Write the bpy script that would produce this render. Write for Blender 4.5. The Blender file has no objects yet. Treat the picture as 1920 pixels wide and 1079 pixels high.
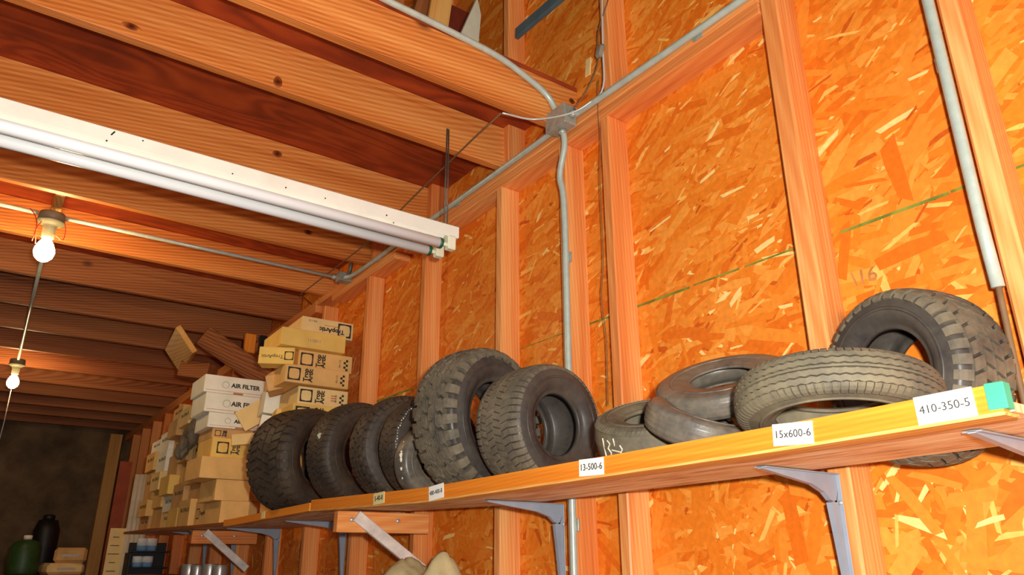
import bpy, bmesh, math, random
from mathutils import Vector, Matrix, Quaternion

# ------------------------------------------------------------------ camera, world, lights, exposure
scene = bpy.context.scene
col = scene.collection
R_ = math.radians
CAMZ = 1.70
PITCH, YAW, FPX = R_(20.008), R_(35.4075), 1380.0
cam_d = bpy.data.cameras.new('camera')
cam_d.sensor_width = 36.0
cam_d.lens = FPX / 1920.0 * 36.0
cam_d.clip_start = 0.02
cam = bpy.data.objects.new('camera', cam_d)
cam.location = (0, 0, CAMZ)
cam.rotation_euler = (R_(90) + PITCH, 0, -YAW)
col.objects.link(cam)
scene.camera = cam

world = bpy.data.worlds.new('world')
scene.world = world
world.use_nodes = True
world.node_tree.nodes['Background'].inputs[0].default_value = (1.0, 0.93, 0.84, 1)
world.node_tree.nodes['Background'].inputs[1].default_value = 0.9

fl = bpy.data.lights.new('camera_flash', 'POINT')
fl.energy = 165.0
fl.color = (1.0, 0.97, 0.92)
fl.shadow_soft_size = 0.025
flash = bpy.data.objects.new('camera_flash', fl)
flash.location = (0.06, -0.06, CAMZ + 0.07)
col.objects.link(flash)

vs = scene.view_settings
vs.view_transform = 'Standard'
vs.look = 'None'
vs.gamma = 1.0
vs.use_curve_mapping = False
vs.exposure = 0.16

rnd = random.Random(7)
S = 1.5                       # metres per calibration unit

# ------------------------------------------------------------------ pixel -> point helpers (distance from the plane it touches)
def ray(px, py):
    r, u, f = px - 960.0, -(py - 539.5), FPX
    a, b, c = r, f*math.cos(PITCH) - u*math.sin(PITCH), u*math.cos(PITCH) + f*math.sin(PITCH)
    return Vector((a*math.cos(YAW) + b*math.sin(YAW), -a*math.sin(YAW) + b*math.cos(YAW), c))
def onx(px, py, x):
    d = ray(px, py); d = d * (x / d.x); return Vector((d.x, d.y, d.z + CAMZ))
def ony(px, py, y):
    d = ray(px, py); d = d * (y / d.y); return Vector((d.x, d.y, d.z + CAMZ))
def onz(px, py, z):
    d = ray(px, py); d = d * ((z - CAMZ) / d.z); return Vector((d.x, d.y, z))

# ------------------------------------------------------------------ materials
def srgb(r, g, b):
    f = lambda c: (c/255/12.92) if c/255 <= 0.04045 else ((c/255 + 0.055)/1.055)**2.4
    return (f(r), f(g), f(b), 1)
MATS = {}
class NT:
    def __init__(s, name, rough=0.6, metal=0.0, spec=0.4):
        s.m = bpy.data.materials.new(name); s.m.use_nodes = True
        s.t = s.m.node_tree; s.b = s.t.nodes['Principled BSDF']
        s.b.inputs['Roughness'].default_value = rough
        s.b.inputs['Metallic'].default_value = metal
        s.b.inputs['Specular IOR Level'].default_value = spec
    def n(s, typ, **kw):
        nd = s.t.nodes.new(typ)
        for k, v in kw.items(): setattr(nd, k, v)
        return nd
    def l(s, a, b): s.t.links.new(a, b)
    def val(s, sock, v):
        if hasattr(v, 'is_linked') or isinstance(v, bpy.types.NodeSocket): s.l(v, sock)
        else: sock.default_value = v
    def math(s, op, a, b=0.0, clamp=False):
        nd = s.n('ShaderNodeMath', operation=op, use_clamp=clamp); s.val(nd.inputs[0], a); s.val(nd.inputs[1], b); return nd.outputs[0]
    def mix(s, fac, a, b, mode='MIX'):
        nd = s.n('ShaderNodeMix', data_type='RGBA', blend_type=mode)
        s.val(nd.inputs[0], fac); s.val(nd.inputs[6], a); s.val(nd.inputs[7], b); return nd.outputs[2]
    def ramp(s, fac, stops):
        nd = s.n('ShaderNodeValToRGB'); s.l(fac, nd.inputs[0]); e = nd.color_ramp.elements
        while len(e) < len(stops): e.new(0.5)
        for el, (p, c) in zip(e, stops): el.position = p; el.color = c
        return nd.outputs[0]
    def noise(s, vec, scale, detail=3, rough=0.5, dist=0.0):
        nd = s.n('ShaderNodeTexNoise'); s.l(vec, nd.inputs['Vector'])
        nd.inputs['Scale'].default_value = scale; nd.inputs['Detail'].default_value = detail
        nd.inputs['Roughness'].default_value = rough; nd.inputs['Distortion'].default_value = dist
        return nd.outputs[0]
    def obj(s): return s.n('ShaderNodeTexCoord').outputs['Object']
    def rndm(s): return s.n('ShaderNodeObjectInfo').outputs['Random']
    def bump(s, h, strength=0.3, dist=0.01):
        nd = s.n('ShaderNodeBump'); nd.inputs['Strength'].default_value = strength; nd.inputs['Distance'].default_value = dist
        s.l(h, nd.inputs['Height']); s.l(nd.outputs[0], s.b.inputs['Normal'])

def scaled(N, vec, sc, off=None):
    mp = N.n('ShaderNodeMapping'); N.l(vec, mp.inputs[0]); mp.inputs['Scale'].default_value = sc
    if off is not None: N.l(off, mp.inputs['Location'])
    return mp.outputs[0]

def wood(name, axis, dark, mid, light, rough=0.5, ring=46.0, knots=1.0, spec=0.3, ringamt=0.20):
    N = NT(name, rough, spec=spec)
    sep = N.n('ShaderNodeSeparateXYZ'); N.l(N.obj(), sep.inputs[0])
    cmb = N.n('ShaderNodeCombineXYZ')
    order = {'X': (0, 1, 2), 'Y': (1, 2, 0), 'Z': (2, 0, 1)}[axis]
    rn = N.rndm()
    offs = [N.math('MULTIPLY', rn, k) for k in (37.0, 0.23, 0.31)]
    for i in range(3):
        N.l(N.math('ADD', sep.outputs[order[i]], offs[i]), cmb.inputs[i])
    v = cmb.outputs[0]
    # growth rings of a slightly tilted log: arches on the flat faces
    warp = N.noise(scaled(N, v, (0.55, 3.2, 3.2)), 1.0, 2)
    mp = N.n('ShaderNodeMapping'); N.l(v, mp.inputs[0])
    mp.inputs['Rotation'].default_value = (0, 0.035, 0.05); mp.inputs['Location'].default_value = (0, 0.06, 0.09)
    wv = N.n('ShaderNodeTexWave', wave_type='RINGS', rings_direction='X', wave_profile='SIN')
    N.l(mp.outputs[0], wv.inputs[0]); wv.inputs['Scale'].default_value = ring
    wv.inputs['Distortion'].default_value = 0.0
    N.l(N.math('MULTIPLY', warp, 22.0), wv.inputs['Phase Offset'])
    ringv = wv.outputs['Fac']
    streak = N.noise(scaled(N, v, (1.5, 130, 130)), 1.0, 2)
    broad = N.noise(scaled(N, v, (0.7, 9, 9)), 1.0, 2)
    f = N.math('ADD', N.math('MULTIPLY', ringv, ringamt), N.math('ADD', N.math('MULTIPLY', streak, 0.42), N.math('MULTIPLY', broad, 0.75)))
    c = N.ramp(f, [(0.36, light), (0.66, mid), (1.0, dark)])
    if knots:
        vo = N.n('ShaderNodeTexVoronoi', feature='F1'); N.l(scaled(N, v, (3.6, 5.5, 5.5)), vo.inputs[0]); vo.inputs['Scale'].default_value = 1.0
        k = N.ramp(vo.outputs['Distance'], [(0.05, (1, 1, 1, 1)), (0.15, (0, 0, 0, 1))])
        sel = N.math('GREATER_THAN', N.noise(vo.outputs['Position'], 3.1, 0), 0.6)
        kk = N.math('MULTIPLY', N.math('MULTIPLY', k, sel), 0.9*knots)
        c = N.mix(kk, c, tuple(x*0.28 for x in dark[:3]) + (1,))
    N.l(c, N.b.inputs['Base Color'])
    N.bump(streak, 0.15, 0.004)
    MATS[name] = N.m
    return N.m

JD, JM, JL = srgb(150, 62, 18), srgb(222, 118, 45), srgb(240, 155, 78)
for ax in 'XYZ':
    wood('joist_wood_' + ax, ax, srgb(158, 76, 28), srgb(220, 132, 60), srgb(242, 174, 100), 0.5)
    wood('stud_wood_' + ax, ax, srgb(198, 98, 44), srgb(232, 142, 74), srgb(250, 192, 120), 0.42, ring=26, knots=0.8, ringamt=0.10)
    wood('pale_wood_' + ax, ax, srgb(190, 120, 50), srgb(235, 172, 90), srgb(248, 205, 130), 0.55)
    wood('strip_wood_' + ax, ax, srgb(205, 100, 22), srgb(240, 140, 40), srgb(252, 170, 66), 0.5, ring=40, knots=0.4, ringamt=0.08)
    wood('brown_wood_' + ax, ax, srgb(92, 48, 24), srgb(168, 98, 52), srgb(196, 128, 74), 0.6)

def plain(name, c, rough=0.6, metal=0.0, var=0.12, scale=12.0, spec=0.4, bump=0.0):
    N = NT(name, rough, metal, spec)
    nz = N.noise(N.obj(), scale, 4, 0.6)
    lo = tuple(max(0, x*(1-2*var)) for x in c[:3]) + (1,)
    hi = tuple(min(1, x*(1+2*var)) for x in c[:3]) + (1,)
    N.l(N.ramp(nz, [(0.3, lo), (0.7, hi)]), N.b.inputs['Base Color'])
    if bump: N.bump(nz, bump, 0.01)
    MATS[name] = N.m
    return N.m

plain('steel_conduit', srgb(184, 194, 182), 0.32, 0.15, 0.05, 30)
plain('galvanised_box', srgb(170, 172, 160), 0.45, 0.4, 0.1, 40)
plain('dark_metal', srgb(95, 98, 92), 0.45, 0.4, 0.12, 30)
plain('grey_bracket', srgb(150, 158, 170), 0.4, 0.1, 0.04, 20)
plain('white_enamel', srgb(240, 236, 220), 0.35, 0, 0.03, 9)
plain('tube_glass', srgb(246, 253, 255), 0.25, 0, 0.01, 5)
plain('green_cap', srgb(28, 92, 62), 0.4)
plain('socket_plastic', srgb(238, 236, 205), 0.4, 0, 0.03)
plain('paper', srgb(250, 248, 238), 0.8, 0, 0.02)
plain('paper_edge', srgb(240, 225, 160), 0.8, 0, 0.03)
plain('ink', srgb(52, 48, 44), 0.8)
plain('faint_ink', srgb(150, 146, 140), 0.8)
plain('red_ink', srgb(205, 110, 90), 0.8)
plain('grey_print', srgb(190, 192, 186), 0.8)
plain('kraft', srgb(238, 190, 114), 0.75, 0, 0.06, 7)
plain('kraft_pale', srgb(246, 212, 142), 0.75, 0, 0.05, 7)
plain('kraft_yellow', srgb(246, 202, 104), 0.75, 0, 0.06, 7)
plain('kraft_dull', srgb(214, 168, 106), 0.8, 0, 0.1, 7)
plain('carton_white', srgb(248, 244, 224), 0.7, 0, 0.05, 6)
plain('rust_stain', srgb(188, 120, 70), 0.8, 0, 0.15, 20)
plain('grey_cloth', srgb(128, 118, 100), 0.8, 0, 0.2, 9)
plain('canvas', srgb(205, 188, 138), 0.85, 0, 0.08, 14, bump=0.2)
plain('black_thing', srgb(22, 20, 20), 0.5, 0, 0.2)
plain('copper_wire', srgb(205, 205, 200), 0.35, 0.2, 0.04)
plain('dull_wire', srgb(120, 90, 60), 0.6, 0, 0.1)
plain('red_wire', srgb(190, 52, 24), 0.6, 0, 0.1)
plain('green_paint', srgb(62, 166, 128), 0.6, 0, 0.05)
plain('white_paint_wood', srgb(228, 215, 205), 0.6, 0, 0.12, 18)
plain('porcelain', srgb(120, 116, 92), 0.5, 0, 0.1)
plain('back_wall', srgb(122, 98, 70), 0.9, 0, 0.25, 3, bump=0.1)
plain('concrete', srgb(130, 125, 118), 0.85, 0, 0.15, 4)
plain('pvc', srgb(205, 196, 180), 0.5, 0, 0.08, 8)
plain('rust_board', srgb(176, 84, 52), 0.7, 0, 0.12, 6)
plain('green_jug', srgb(46, 76, 36), 0.45, 0, 0.15)
plain('tin', srgb(190, 188, 184), 0.3, 0.6, 0.05)
plain('blue_label', srgb(130, 170, 205), 0.5)
plain('slate_rail', srgb(92, 112, 118), 0.5, 0.2, 0.1)
plain('chalk', srgb(232, 225, 200), 0.9, 0, 0.05)
plain('pale_panel', srgb(196, 192, 168), 0.7, 0, 0.05)
plain('loft_red', srgb(120, 44, 22), 0.7, 0, 0.1)
plain('sticker', srgb(190, 195, 165), 0.6, 0, 0.1)
plain('roof_dark', srgb(86, 52, 32), 0.9, 0, 0.2, 3)
plain('bolt', srgb(215, 215, 205), 0.3, 0.6, 0.05)

def emis(name, c, st):
    N = NT(name); N.b.inputs['Base Color'].default_value = (1, 1, 1, 1)
    N.b.inputs['Emission Color'].default_value = c; N.b.inputs['Emission Strength'].default_value = st; MATS[name] = N.m
emis('bulb_glow', (1.0, 0.70, 0.34, 1), 150.0)

# plywood ceiling: dark reddish rotary-cut veneer with swirls
def ply():
    N = NT('ceiling_ply', 0.55, spec=0.3)
    o = N.obj(); v = scaled(N, o, (0.6, 2.2, 1.0), None)
    add = N.n('ShaderNodeVectorMath', operation='ADD'); N.l(v, add.inputs[0])
    cm = N.n('ShaderNodeCombineXYZ'); N.l(N.math('MULTIPLY', N.rndm(), 40), cm.inputs[0]); N.l(cm.outputs[0], add.inputs[1])
    w1 = N.noise(add.outputs[0], 2.0, 2, 0.5, 0.8)
    wv = N.n('ShaderNodeTexWave', wave_type='BANDS', bands_direction='Y', wave_profile='SIN'); N.l(add.outputs[0], wv.inputs[0])
    wv.inputs['Scale'].default_value = 1.2; N.l(N.math('MULTIPLY', w1, 60.0), wv.inputs['Phase Offset'])
    f = N.math('ADD', N.math('MULTIPLY', wv.outputs['Fac'], 0.22), N.math('MULTIPLY', N.noise(o, 3.0, 5, 0.6), 0.85))
    N.l(N.ramp(f, [(0.25, srgb(190, 84, 36)), (0.52, srgb(160, 64, 28)), (0.8, srgb(112, 42, 22))]), N.b.inputs['Base Color'])
    MATS['ceiling_ply'] = N.m
ply()

# OSB base between and under the strands, and the strands (colour per strand, stored on the mesh)
def osb(name, tint, z_line=None):
    N = NT(name, 0.5, spec=0.3)
    o = N.obj(); v = scaled(N, o, (1, 9, 22))
    vo = N.n('ShaderNodeTexVoronoi', feature='F1'); N.l(v, vo.inputs[0]); vo.inputs['Scale'].default_value = 1.6
    f = N.math('ADD', N.math('MULTIPLY', N.noise(o, 9, 3), 0.6), N.math('MULTIPLY', vo.outputs['Color'], 0.4))
    c = N.ramp(f, [(0.2, tint[0]), (0.5, tint[1]), (0.8, tint[2])])
    N.l(c, N.b.inputs['Base Color']); MATS[name] = N.m
osb('osb_base', (srgb(228, 108, 24), srgb(238, 126, 34), srgb(246, 144, 48)))

def strand_mat():
    N = NT('osb_strand', 0.48, spec=0.3)
    at = N.n('ShaderNodeAttribute', attribute_name='strand'); 
    nz = N.noise(scaled(N, N.obj(), (1, 60, 60)), 1.0, 2)
    c = N.mix(0.55, at.outputs['Color'], N.ramp(nz, [(0.3, (0.8, 0.8, 0.8, 1)), (0.7, (1.15, 1.15, 1.15, 1))]), 'MULTIPLY')
    N.l(c, N.b.inputs['Base Color']); MATS['osb_strand'] = N.m
strand_mat()

def shelf_osb():
    N = NT('shelf_osb', 0.6, spec=0.3)
    o = N.obj()
    n1 = N.noise(scaled(N, o, (26, 3.2, 1)), 1.0, 4, 0.6, 0.4)
    n2 = N.noise(scaled(N, o, (90, 10, 1)), 1.0, 3, 0.6)
    f = N.math('ADD', N.math('MULTIPLY', n1, 0.65), N.math('MULTIPLY', n2, 0.4))
    N.l(N.ramp(f, [(0.36, srgb(170, 120, 84)), (0.5, srgb(238, 190, 142)), (0.62, srgb(254, 232, 190))]), N.b.inputs['Base Color'])
    N.bump(n2, 0.3, 0.004); MATS['shelf_osb'] = N.m
shelf_osb()

def rubber(name, base, dust, amt, rough=0.6):
    N = NT(name, rough, spec=0.4)
    o = N.obj()
    n1 = N.noise(o, 7.0, 5, 0.65); n2 = N.noise(o, 60.0, 3, 0.6)
    f = N.math('ADD', N.math('MULTIPLY', n1, 0.8), N.math('MULTIPLY', n2, 0.3))
    N.l(N.mix(N.math('MULTIPLY', N.ramp(f, [(0.38, (0, 0, 0, 1)), (0.72, (1, 1, 1, 1))]), amt), base, dust), N.b.inputs['Base Color'])
    N.bump(n2, 0.15, 0.003); MATS[name] = N.m
rubber('rubber_side', srgb(54, 50, 48), srgb(112, 102, 88), 0.4, 0.4)  # sidewalls and groove floors; dust kept low so the colour carries some groove shade
rubber('rubber_tread', srgb(72, 66, 58), srgb(140, 126, 100), 0.75, 0.7)
rubber('rubber_dusty', srgb(84, 78, 66), srgb(134, 122, 94), 0.8, 0.7)
rubber('rubber_dark', srgb(48, 42, 38), srgb(104, 84, 62), 0.6, 0.55)
rubber('rubber_slick', srgb(78, 74, 70), srgb(150, 136, 112), 0.65, 0.35)

# ------------------------------------------------------------------ object helpers
def tag(o, label=None, cat=None, group=None, kind=None):
    if label: o['label'] = label
    if cat: o['category'] = cat
    if group: o['group'] = group
    if kind: o['kind'] = kind
    return o
def empty(name, loc=(0, 0, 0)):
    o = bpy.data.objects.new(name, None); o.location = loc; o.empty_display_size = 0.05
    col.objects.link(o); return o
def put(name, me, mat, parent=None, loc=None, rot=None):
    o = bpy.data.objects.new(name, me); col.objects.link(o)
    if mat is not None:
        if len(me.materials) == 0: me.materials.append(MATS[mat] if isinstance(mat, str) else mat)
    if loc is not None: o.location = loc
    if rot is not None: o.rotation_euler = rot
    if parent is not None:
        o.parent = parent
        pm = Matrix.LocRotScale(parent.location, parent.rotation_euler, None)
        if parent.parent is not None:
            pp = parent.parent
            pm = Matrix.LocRotScale(pp.location, pp.rotation_euler, None) @ pm
        o.matrix_basis = pm.inverted() @ Matrix.LocRotScale(o.location, o.rotation_euler, None)
    return o
def bm_mesh(bm, name, smooth=False):
    me = bpy.data.meshes.new(name); bm.normal_update(); bm.to_mesh(me); bm.free()
    if smooth:
        for p in me.polygons: p.use_smooth = True
    return me
def box_mesh(name, size, bev=0.002):
    bm = bmesh.new(); bmesh.ops.create_cube(bm, size=1.0)
    bmesh.ops.scale(bm, vec=Vector(size), verts=bm.verts)
    if bev > 0: bmesh.ops.bevel(bm, geom=list(bm.edges), offset=bev, segments=1, affect='EDGES', profile=0.5)
    return bm_mesh(bm, name)
def box(name, lo, hi, mat, parent=None, bev=0.002):
    lo, hi = Vector(lo), Vector(hi)
    return put(name, box_mesh(name, hi - lo, bev), mat, parent, (lo + hi)/2)
def obox(name, size, loc, rot, mat, parent=None, bev=0.002):
    return put(name, box_mesh(name, size, bev), mat, parent, loc, rot)
def beam(name, p0, p1, w, h, mat_base, parent=None, bev=0.003, up=Vector((0, 0, 1)), roll=0.0):
    """board from p0 to p1; local X runs along it, w sideways, h upwards"""
    p0, p1 = Vector(p0), Vector(p1); d = p1 - p0; x = d.normalized(); y = up.cross(x).normalized(); z = x.cross(y)
    rot = (Matrix((x, y, z)).transposed() @ Matrix.Rotation(roll, 3, 'X')).to_euler()
    return put(name, box_mesh(name, (d.length, w, h), bev), mat_base, parent, (p0 + p1)/2, rot)
def catmull(pts, n=8):
    P = [Vector(p) for p in pts]
    if len(P) < 3: return P
    Q = [P[0]*2 - P[1]] + P + [P[-1]*2 - P[-2]]; out = []
    for i in range(1, len(Q) - 2):
        for k in range(n):
            t = k/n; a, b, c, d = Q[i-1], Q[i], Q[i+1], Q[i+2]
            out.append(0.5*((2*b) + (c - a)*t + (2*a - 5*b + 4*c - d)*t*t + (3*b - a - 3*c + d)*t**3))
    out.append(P[-1]); return out
def tube_mesh(name, pts, r, seg=10, bm=None):
    own = bm is None
    if own: bm = bmesh.new()
    P = [Vector(p) for p in pts]; rings = []; nrm = None
    for i, p in enumerate(P):
        t = (P[min(i+1, len(P)-1)] - P[max(i-1, 0)]).normalized()
        if nrm is None:
            nrm = t.orthogonal().normalized()
        else:
            nrm = (nrm - t*nrm.dot(t)).normalized()
        b = t.cross(nrm); rr = r[i] if isinstance(r, (list, tuple)) else r
        rings.append([bm.verts.new(p + (nrm*math.cos(a) + b*math.sin(a))*rr) for a in [2*math.pi*k/seg for k in range(seg)]])
    for A, B in zip(rings, rings[1:]):
        for k in range(seg):
            bm.faces.new((A[k], A[(k+1) % seg], B[(k+1) % seg], B[k]))
    bm.faces.new(rings[0][::-1]); bm.faces.new(rings[-1])
    if own: return bm_mesh(bm, name, True)
def tube(name, pts, r, mat, parent=None, seg=10, smooth=0):
    pts = catmull(pts, smooth) if smooth else [Vector(p) for p in pts]
    c = sum(pts, Vector())/len(pts)
    return put(name, tube_mesh(name, [p - c for p in pts], r, seg), mat, parent, c)
def lathe_mesh(name, prof, seg=32, smooth=True, cap=True):
    """profile of (r, z) turned about local Z"""
    bm = bmesh.new(); rings = []
    for r, z in prof:
        rings.append([bm.verts.new((r*math.cos(2*math.pi*k/seg), r*math.sin(2*math.pi*k/seg), z)) for k in range(seg)])
    for A, B in zip(rings, rings[1:]):
        for k in range(seg): bm.faces.new((A[k], A[(k+1) % seg], B[(k+1) % seg], B[k]))
    if cap:
        bm.faces.new(rings[0][::-1]); bm.faces.new(rings[-1])
    return bm_mesh(bm, name, smooth)
def lathe(name, prof, mat, parent, loc, rot=(0, 0, 0), seg=32):
    return put(name, lathe_mesh(name, prof, seg), mat, parent, loc, rot)
def poly_prism(name, pts2, y0, y1, mat, parent, loc, rot=(0, 0, 0), bev=0.0):
    """outline in local X-Z, extruded along local Y"""
    bm = bmesh.new()
    A = [bm.verts.new((x, y0, z)) for x, z in pts2]; B = [bm.verts.new((x, y1, z)) for x, z in pts2]
    n = len(A)
    bm.faces.new(A); bm.faces.new(B[::-1])
    for i in range(n): bm.faces.new((A[(i+1) % n], A[i], B[i], B[(i+1) % n]))
    bmesh.ops.recalc_face_normals(bm, faces=bm.faces)
    if bev: bmesh.ops.bevel(bm, geom=list(bm.edges), offset=bev, segments=1, affect='EDGES')
    return put(name, bm_mesh(bm, name), mat, parent, loc, rot)
_txt = {}
def text_mesh(s, size, bold=0.0, ext=0.0004):
    key = (s, size, bold)
    if key not in _txt:
        cu = bpy.data.curves.new('lettering', 'FONT'); cu.body = s; cu.size = size; cu.align_x = 'CENTER'; cu.align_y = 'CENTER'
        cu.extrude = ext; cu.offset = bold; cu.resolution_u = 3; cu.space_line = 0.75
        o = bpy.data.objects.new('lettering', cu); col.objects.link(o)
        dg = bpy.context.evaluated_depsgraph_get()
        me = bpy.data.meshes.new_from_object(o.evaluated_get(dg)); me.name = 'lettering'
        bpy.data.objects.remove(o); bpy.data.curves.remove(cu); _txt[key] = me
    return _txt[key].copy()
def child_local(name, me, mat, parent, M):
    o = bpy.data.objects.new(name, me); col.objects.link(o)
    if len(me.materials) == 0: me.materials.append(MATS[mat])
    o.parent = parent; o.matrix_basis = M; return o

# ------------------------------------------------------------------ the setting
XS, XW = 1.5, 1.589                 # stud faces, inner face of the OSB sheathing
ZJ = CAMZ + 0.985*S                 # underside of the joists = top of the double plate
ZT = ZJ + 0.185                     # top of the joists
YB = 10.9                           # back wall
TOP = 5.6
SEAM = CAMZ + 0.489*S
floor = tag(box('floor', (-5, -3, -0.1), (XW + 0.1, YB + 0.1, 0.0), 'concrete', bev=0), 'grey concrete floor of the storage shed', kind='structure')
wb = tag(empty('wall_back', (0, YB, 0)), 'dim brown rear wall of the shed with one light post', kind='structure')
box('wall_panel', (-5, YB, 0), (XW + 0.1, YB + 0.1, TOP), 'back_wall', wb, 0)
box('post', (1.33, YB - 0.09, 0), (1.47, YB, ZJ), 'pale_wood_Z', wb)
box('post', (-0.75, YB - 0.09, 0), (-0.63, YB, ZJ), 'brown_wood_Z', wb)
tag(box('wall_left', (-5.1, -3, 0), (-5, YB, TOP), 'back_wall', bev=0), 'plain brown wall on the far left side', kind='structure')
tag(box('roof', (-5.1, -3, TOP), (XW + 0.1, YB, TOP + 0.1), 'roof_dark', bev=0), 'dark roof boarding high above the loft', kind='structure')

wr = tag(empty('wall_right', (XW, 0, 0)), 'orange oriented strand board wall with open pine studs', kind='structure')
# sheathing panels (vertical sheets below the seam, sheets lying lengthwise above)
y = -1.25
k = 0
while y < YB:
    w = min(1.219, YB - y)
    box('osb_panel', (XW, y + 0.001, 0), (XW + 0.012, y + w - 0.001, SEAM - 0.002), 'osb_base', wr, 0.0)
    y += 1.219
y = -2.0
while y < YB:
    w = min(2.438, YB - y)
    for z0, z1 in ((SEAM + 0.002, SEAM + 1.219), (SEAM + 1.222, TOP)):
        box('osb_panel', (XW, y + 0.001, z0), (XW + 0.012, y + w - 0.001, z1), 'osb_base', wr, 0.0)
    y += 2.438
# green sealed edges at the seam
gm = plain('seal_green', srgb(126, 136, 50), 0.6, 0, 0.3, 14)
rs = random.Random(3); ys = -0.3
while ys < 6.0:
    ln_ = rs.uniform(.08, .35)
    box('panel_edge', (XW - 0.0032, ys, SEAM - rs.uniform(.001, .005)), (XW + 0.001, ys + ln_, SEAM + rs.uniform(.001, .004)), 'seal_green', wr, 0)
    ys += ln_ + rs.uniform(0.0, .03)

def strands():
    rg = random.Random(11)
    V, F, C = [], [], []
    pal = [(srgb(238, 130, 34), 30), (srgb(242, 142, 46), 28), (srgb(230, 114, 26), 20), (srgb(247, 156, 60), 18), (srgb(208, 92, 24), 5),
           (srgb(254, 188, 92), 9), (srgb(255, 216, 134), 4.5)]
    cols = [c for c, _ in pal]; wts = [w for _, w in pal]
    def add(yc, zc, L, W, a, c, d):
        ca, sa = math.cos(a), math.sin(a); n = len(V)
        j = lambda s: rg.uniform(-s, s)
        pts = [(-L/2 + j(L*.12), -W/2*rg.uniform(.4, 1)), (L/2 + j(L*.12), -W/2*rg.uniform(.5, 1)),
               (L/2 + j(L*.15), W/2*rg.uniform(.3, 1)), (j(L*.2), W/2*rg.uniform(.7, 1.1)), (-L/2 + j(L*.15), W/2*rg.uniform(.4, 1))]
        for u, v in pts: V.append((-d, yc + u*ca - v*sa, zc + u*sa + v*ca))
        F.append((n + 4, n + 3, n + 2, n + 1, n)); C.append(c)
    def region(y0, y1, z0, z1, N, big=1.0):
        for _ in range(N):
            z = rg.uniform(z0, z1); yy = rg.uniform(y0, y1)
            L = rg.uniform(0.05, 0.17)*big; W = L*rg.uniform(0.07, 0.32) + 0.003
            c = rg.choices(cols, wts)[0]
            if c in cols[4:]: L *= 0.6; W = W*0.45 + 0.002
            a = rg.gauss(-0.3, 0.45) if z > SEAM else rg.gauss(-0.25, 0.7)
            if z < CAMZ + 0.2 and rg.random() < 0.3: a = rg.gauss(1.57, 0.4)
            add(yy, z, L, W, a, c, rg.uniform(0.0002, 0.0026))
    region(0.2, 2.4, CAMZ - 0.5, CAMZ + 2.3, 13000)
    region(2.4, 4.6, CAMZ - 0.4, CAMZ + 3.3, 9000)
    region(4.6, YB, CAMZ - 0.4, CAMZ + 2.0, 6000, 1.4)
    region(0.2, 2.4, CAMZ + 2.3, CAMZ + 3.4, 2500)
    me = bpy.data.meshes.new('wood_strands'); me.from_pydata(V, [], F)
    at = me.color_attributes.new('strand', 'FLOAT_COLOR', 'CORNER')
    li = 0
    buf = []
    for p, c in zip(F, C): buf.extend(list(c)*len(p))
    at.data.foreach_set('color', buf)
    tag(put('wood_strands', me, 'osb_strand', wr, (XW, 0, 0)), 'pressed wood strands on the sheathing', kind='stuff')
strands()

# studs: far edge of each on the wall, in calibration units
PB = ZJ - 0.078                     # underside of the double plate
STW = 0.040
studs = [1.075, 1.48, 1.89, 2.30, 2.71, 3.12, 3.53, 3.95, 4.36, 4.77, 5.18, 5.6, 6.0, 6.4, 6.8]
YSTUD = {}
for i, u in enumerate(studs):
    yf = u*S
    if i == 0: yf = 1.062*S
    box('stud', (XS, yf - STW, 0), (XW, yf, PB), 'stud_wood_Z', wr, 0.004)
box('stud', (XS, 1.213*S - STW, 0), (XW, 1.213*S, PB), 'stud_wood_Z', wr, 0.004)             # conduit stud
box('stud', (XS, 0.626*S - STW - 0.014, 0), (XW, 0.626*S, TOP), 'stud_wood_Z', wr, 0.006)       # full-height stud
box('stud', (XS, 0.346*S - STW, 0), (XW, 0.346*S, TOP), 'stud_wood_Z', wr, 0.006)
box('stud', (XS, -0.10*S - STW, 0), (XW, -0.10*S, TOP), 'stud_wood_Z', wr, 0.006)
for u in (1.045, 1.45, 1.87, 2.28):                                                            # loft wall studs
    box('stud', (XS, u*S - STW, ZJ), (XW, u*S, TOP), 'stud_wood_Z', wr, 0.004)
# double top plate, upper and lower board, with a lapped end
yp0 = 0.627*S
ob = box('top_plate', (XS - 0.002, yp0, ZJ - 0.039), (XW, 2.78*S, ZJ), 'stud_wood_Y', wr, 0.004)
box('top_plate', (XS, yp0, PB), (XW, 2.02*S, ZJ - 0.040), 'stud_wood_Y', wr, 0.004)
box('top_plate', (XS - 0.003, 2.08*S, PB), (XW, 2.62*S, ZJ - 0.040), 'stud_wood_Y', wr, 0.004)
box('top_plate', (XS, 2.79*S, PB), (XW, YB - 0.1, ZJ), 'stud_wood_Y', wr, 0.004)

ceil_ = tag(empty('ceiling', (0, 2, ZT)), 'ceiling of pine joists under dark red plywood', kind='structure')
jy = [1.200, 1.445, 1.875, 2.300, 2.712, 3.130, 3.55, 3.97, 4.39, 4.81, 5.23, 5.65, 6.07, 6.49, 6.91]
for i, u in enumerate(jy):
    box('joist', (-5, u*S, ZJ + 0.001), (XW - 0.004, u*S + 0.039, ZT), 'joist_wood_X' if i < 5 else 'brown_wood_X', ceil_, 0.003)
yy = jy[0]*S
k = 0
while yy < YB:
    y1 = min(yy + 1.219, YB)
    for x0, x1 in ((-5, -3.3), (-3.3, -0.86), (-0.86, XW - 0.004)):
        box('plywood_panel', (x0 + 0.001, yy + 0.001, ZT + 0.001), (x1 - 0.001, y1 - 0.001, ZT + 0.019), 'ceiling_ply', ceil_, 0)
    yy = y1
box('blocking', (0.045, jy[3]*S + 0.039, ZJ + 0.06), (0.085, jy[4]*S, ZT), 'pale_wood_Y', ceil_, 0.002)

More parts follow.
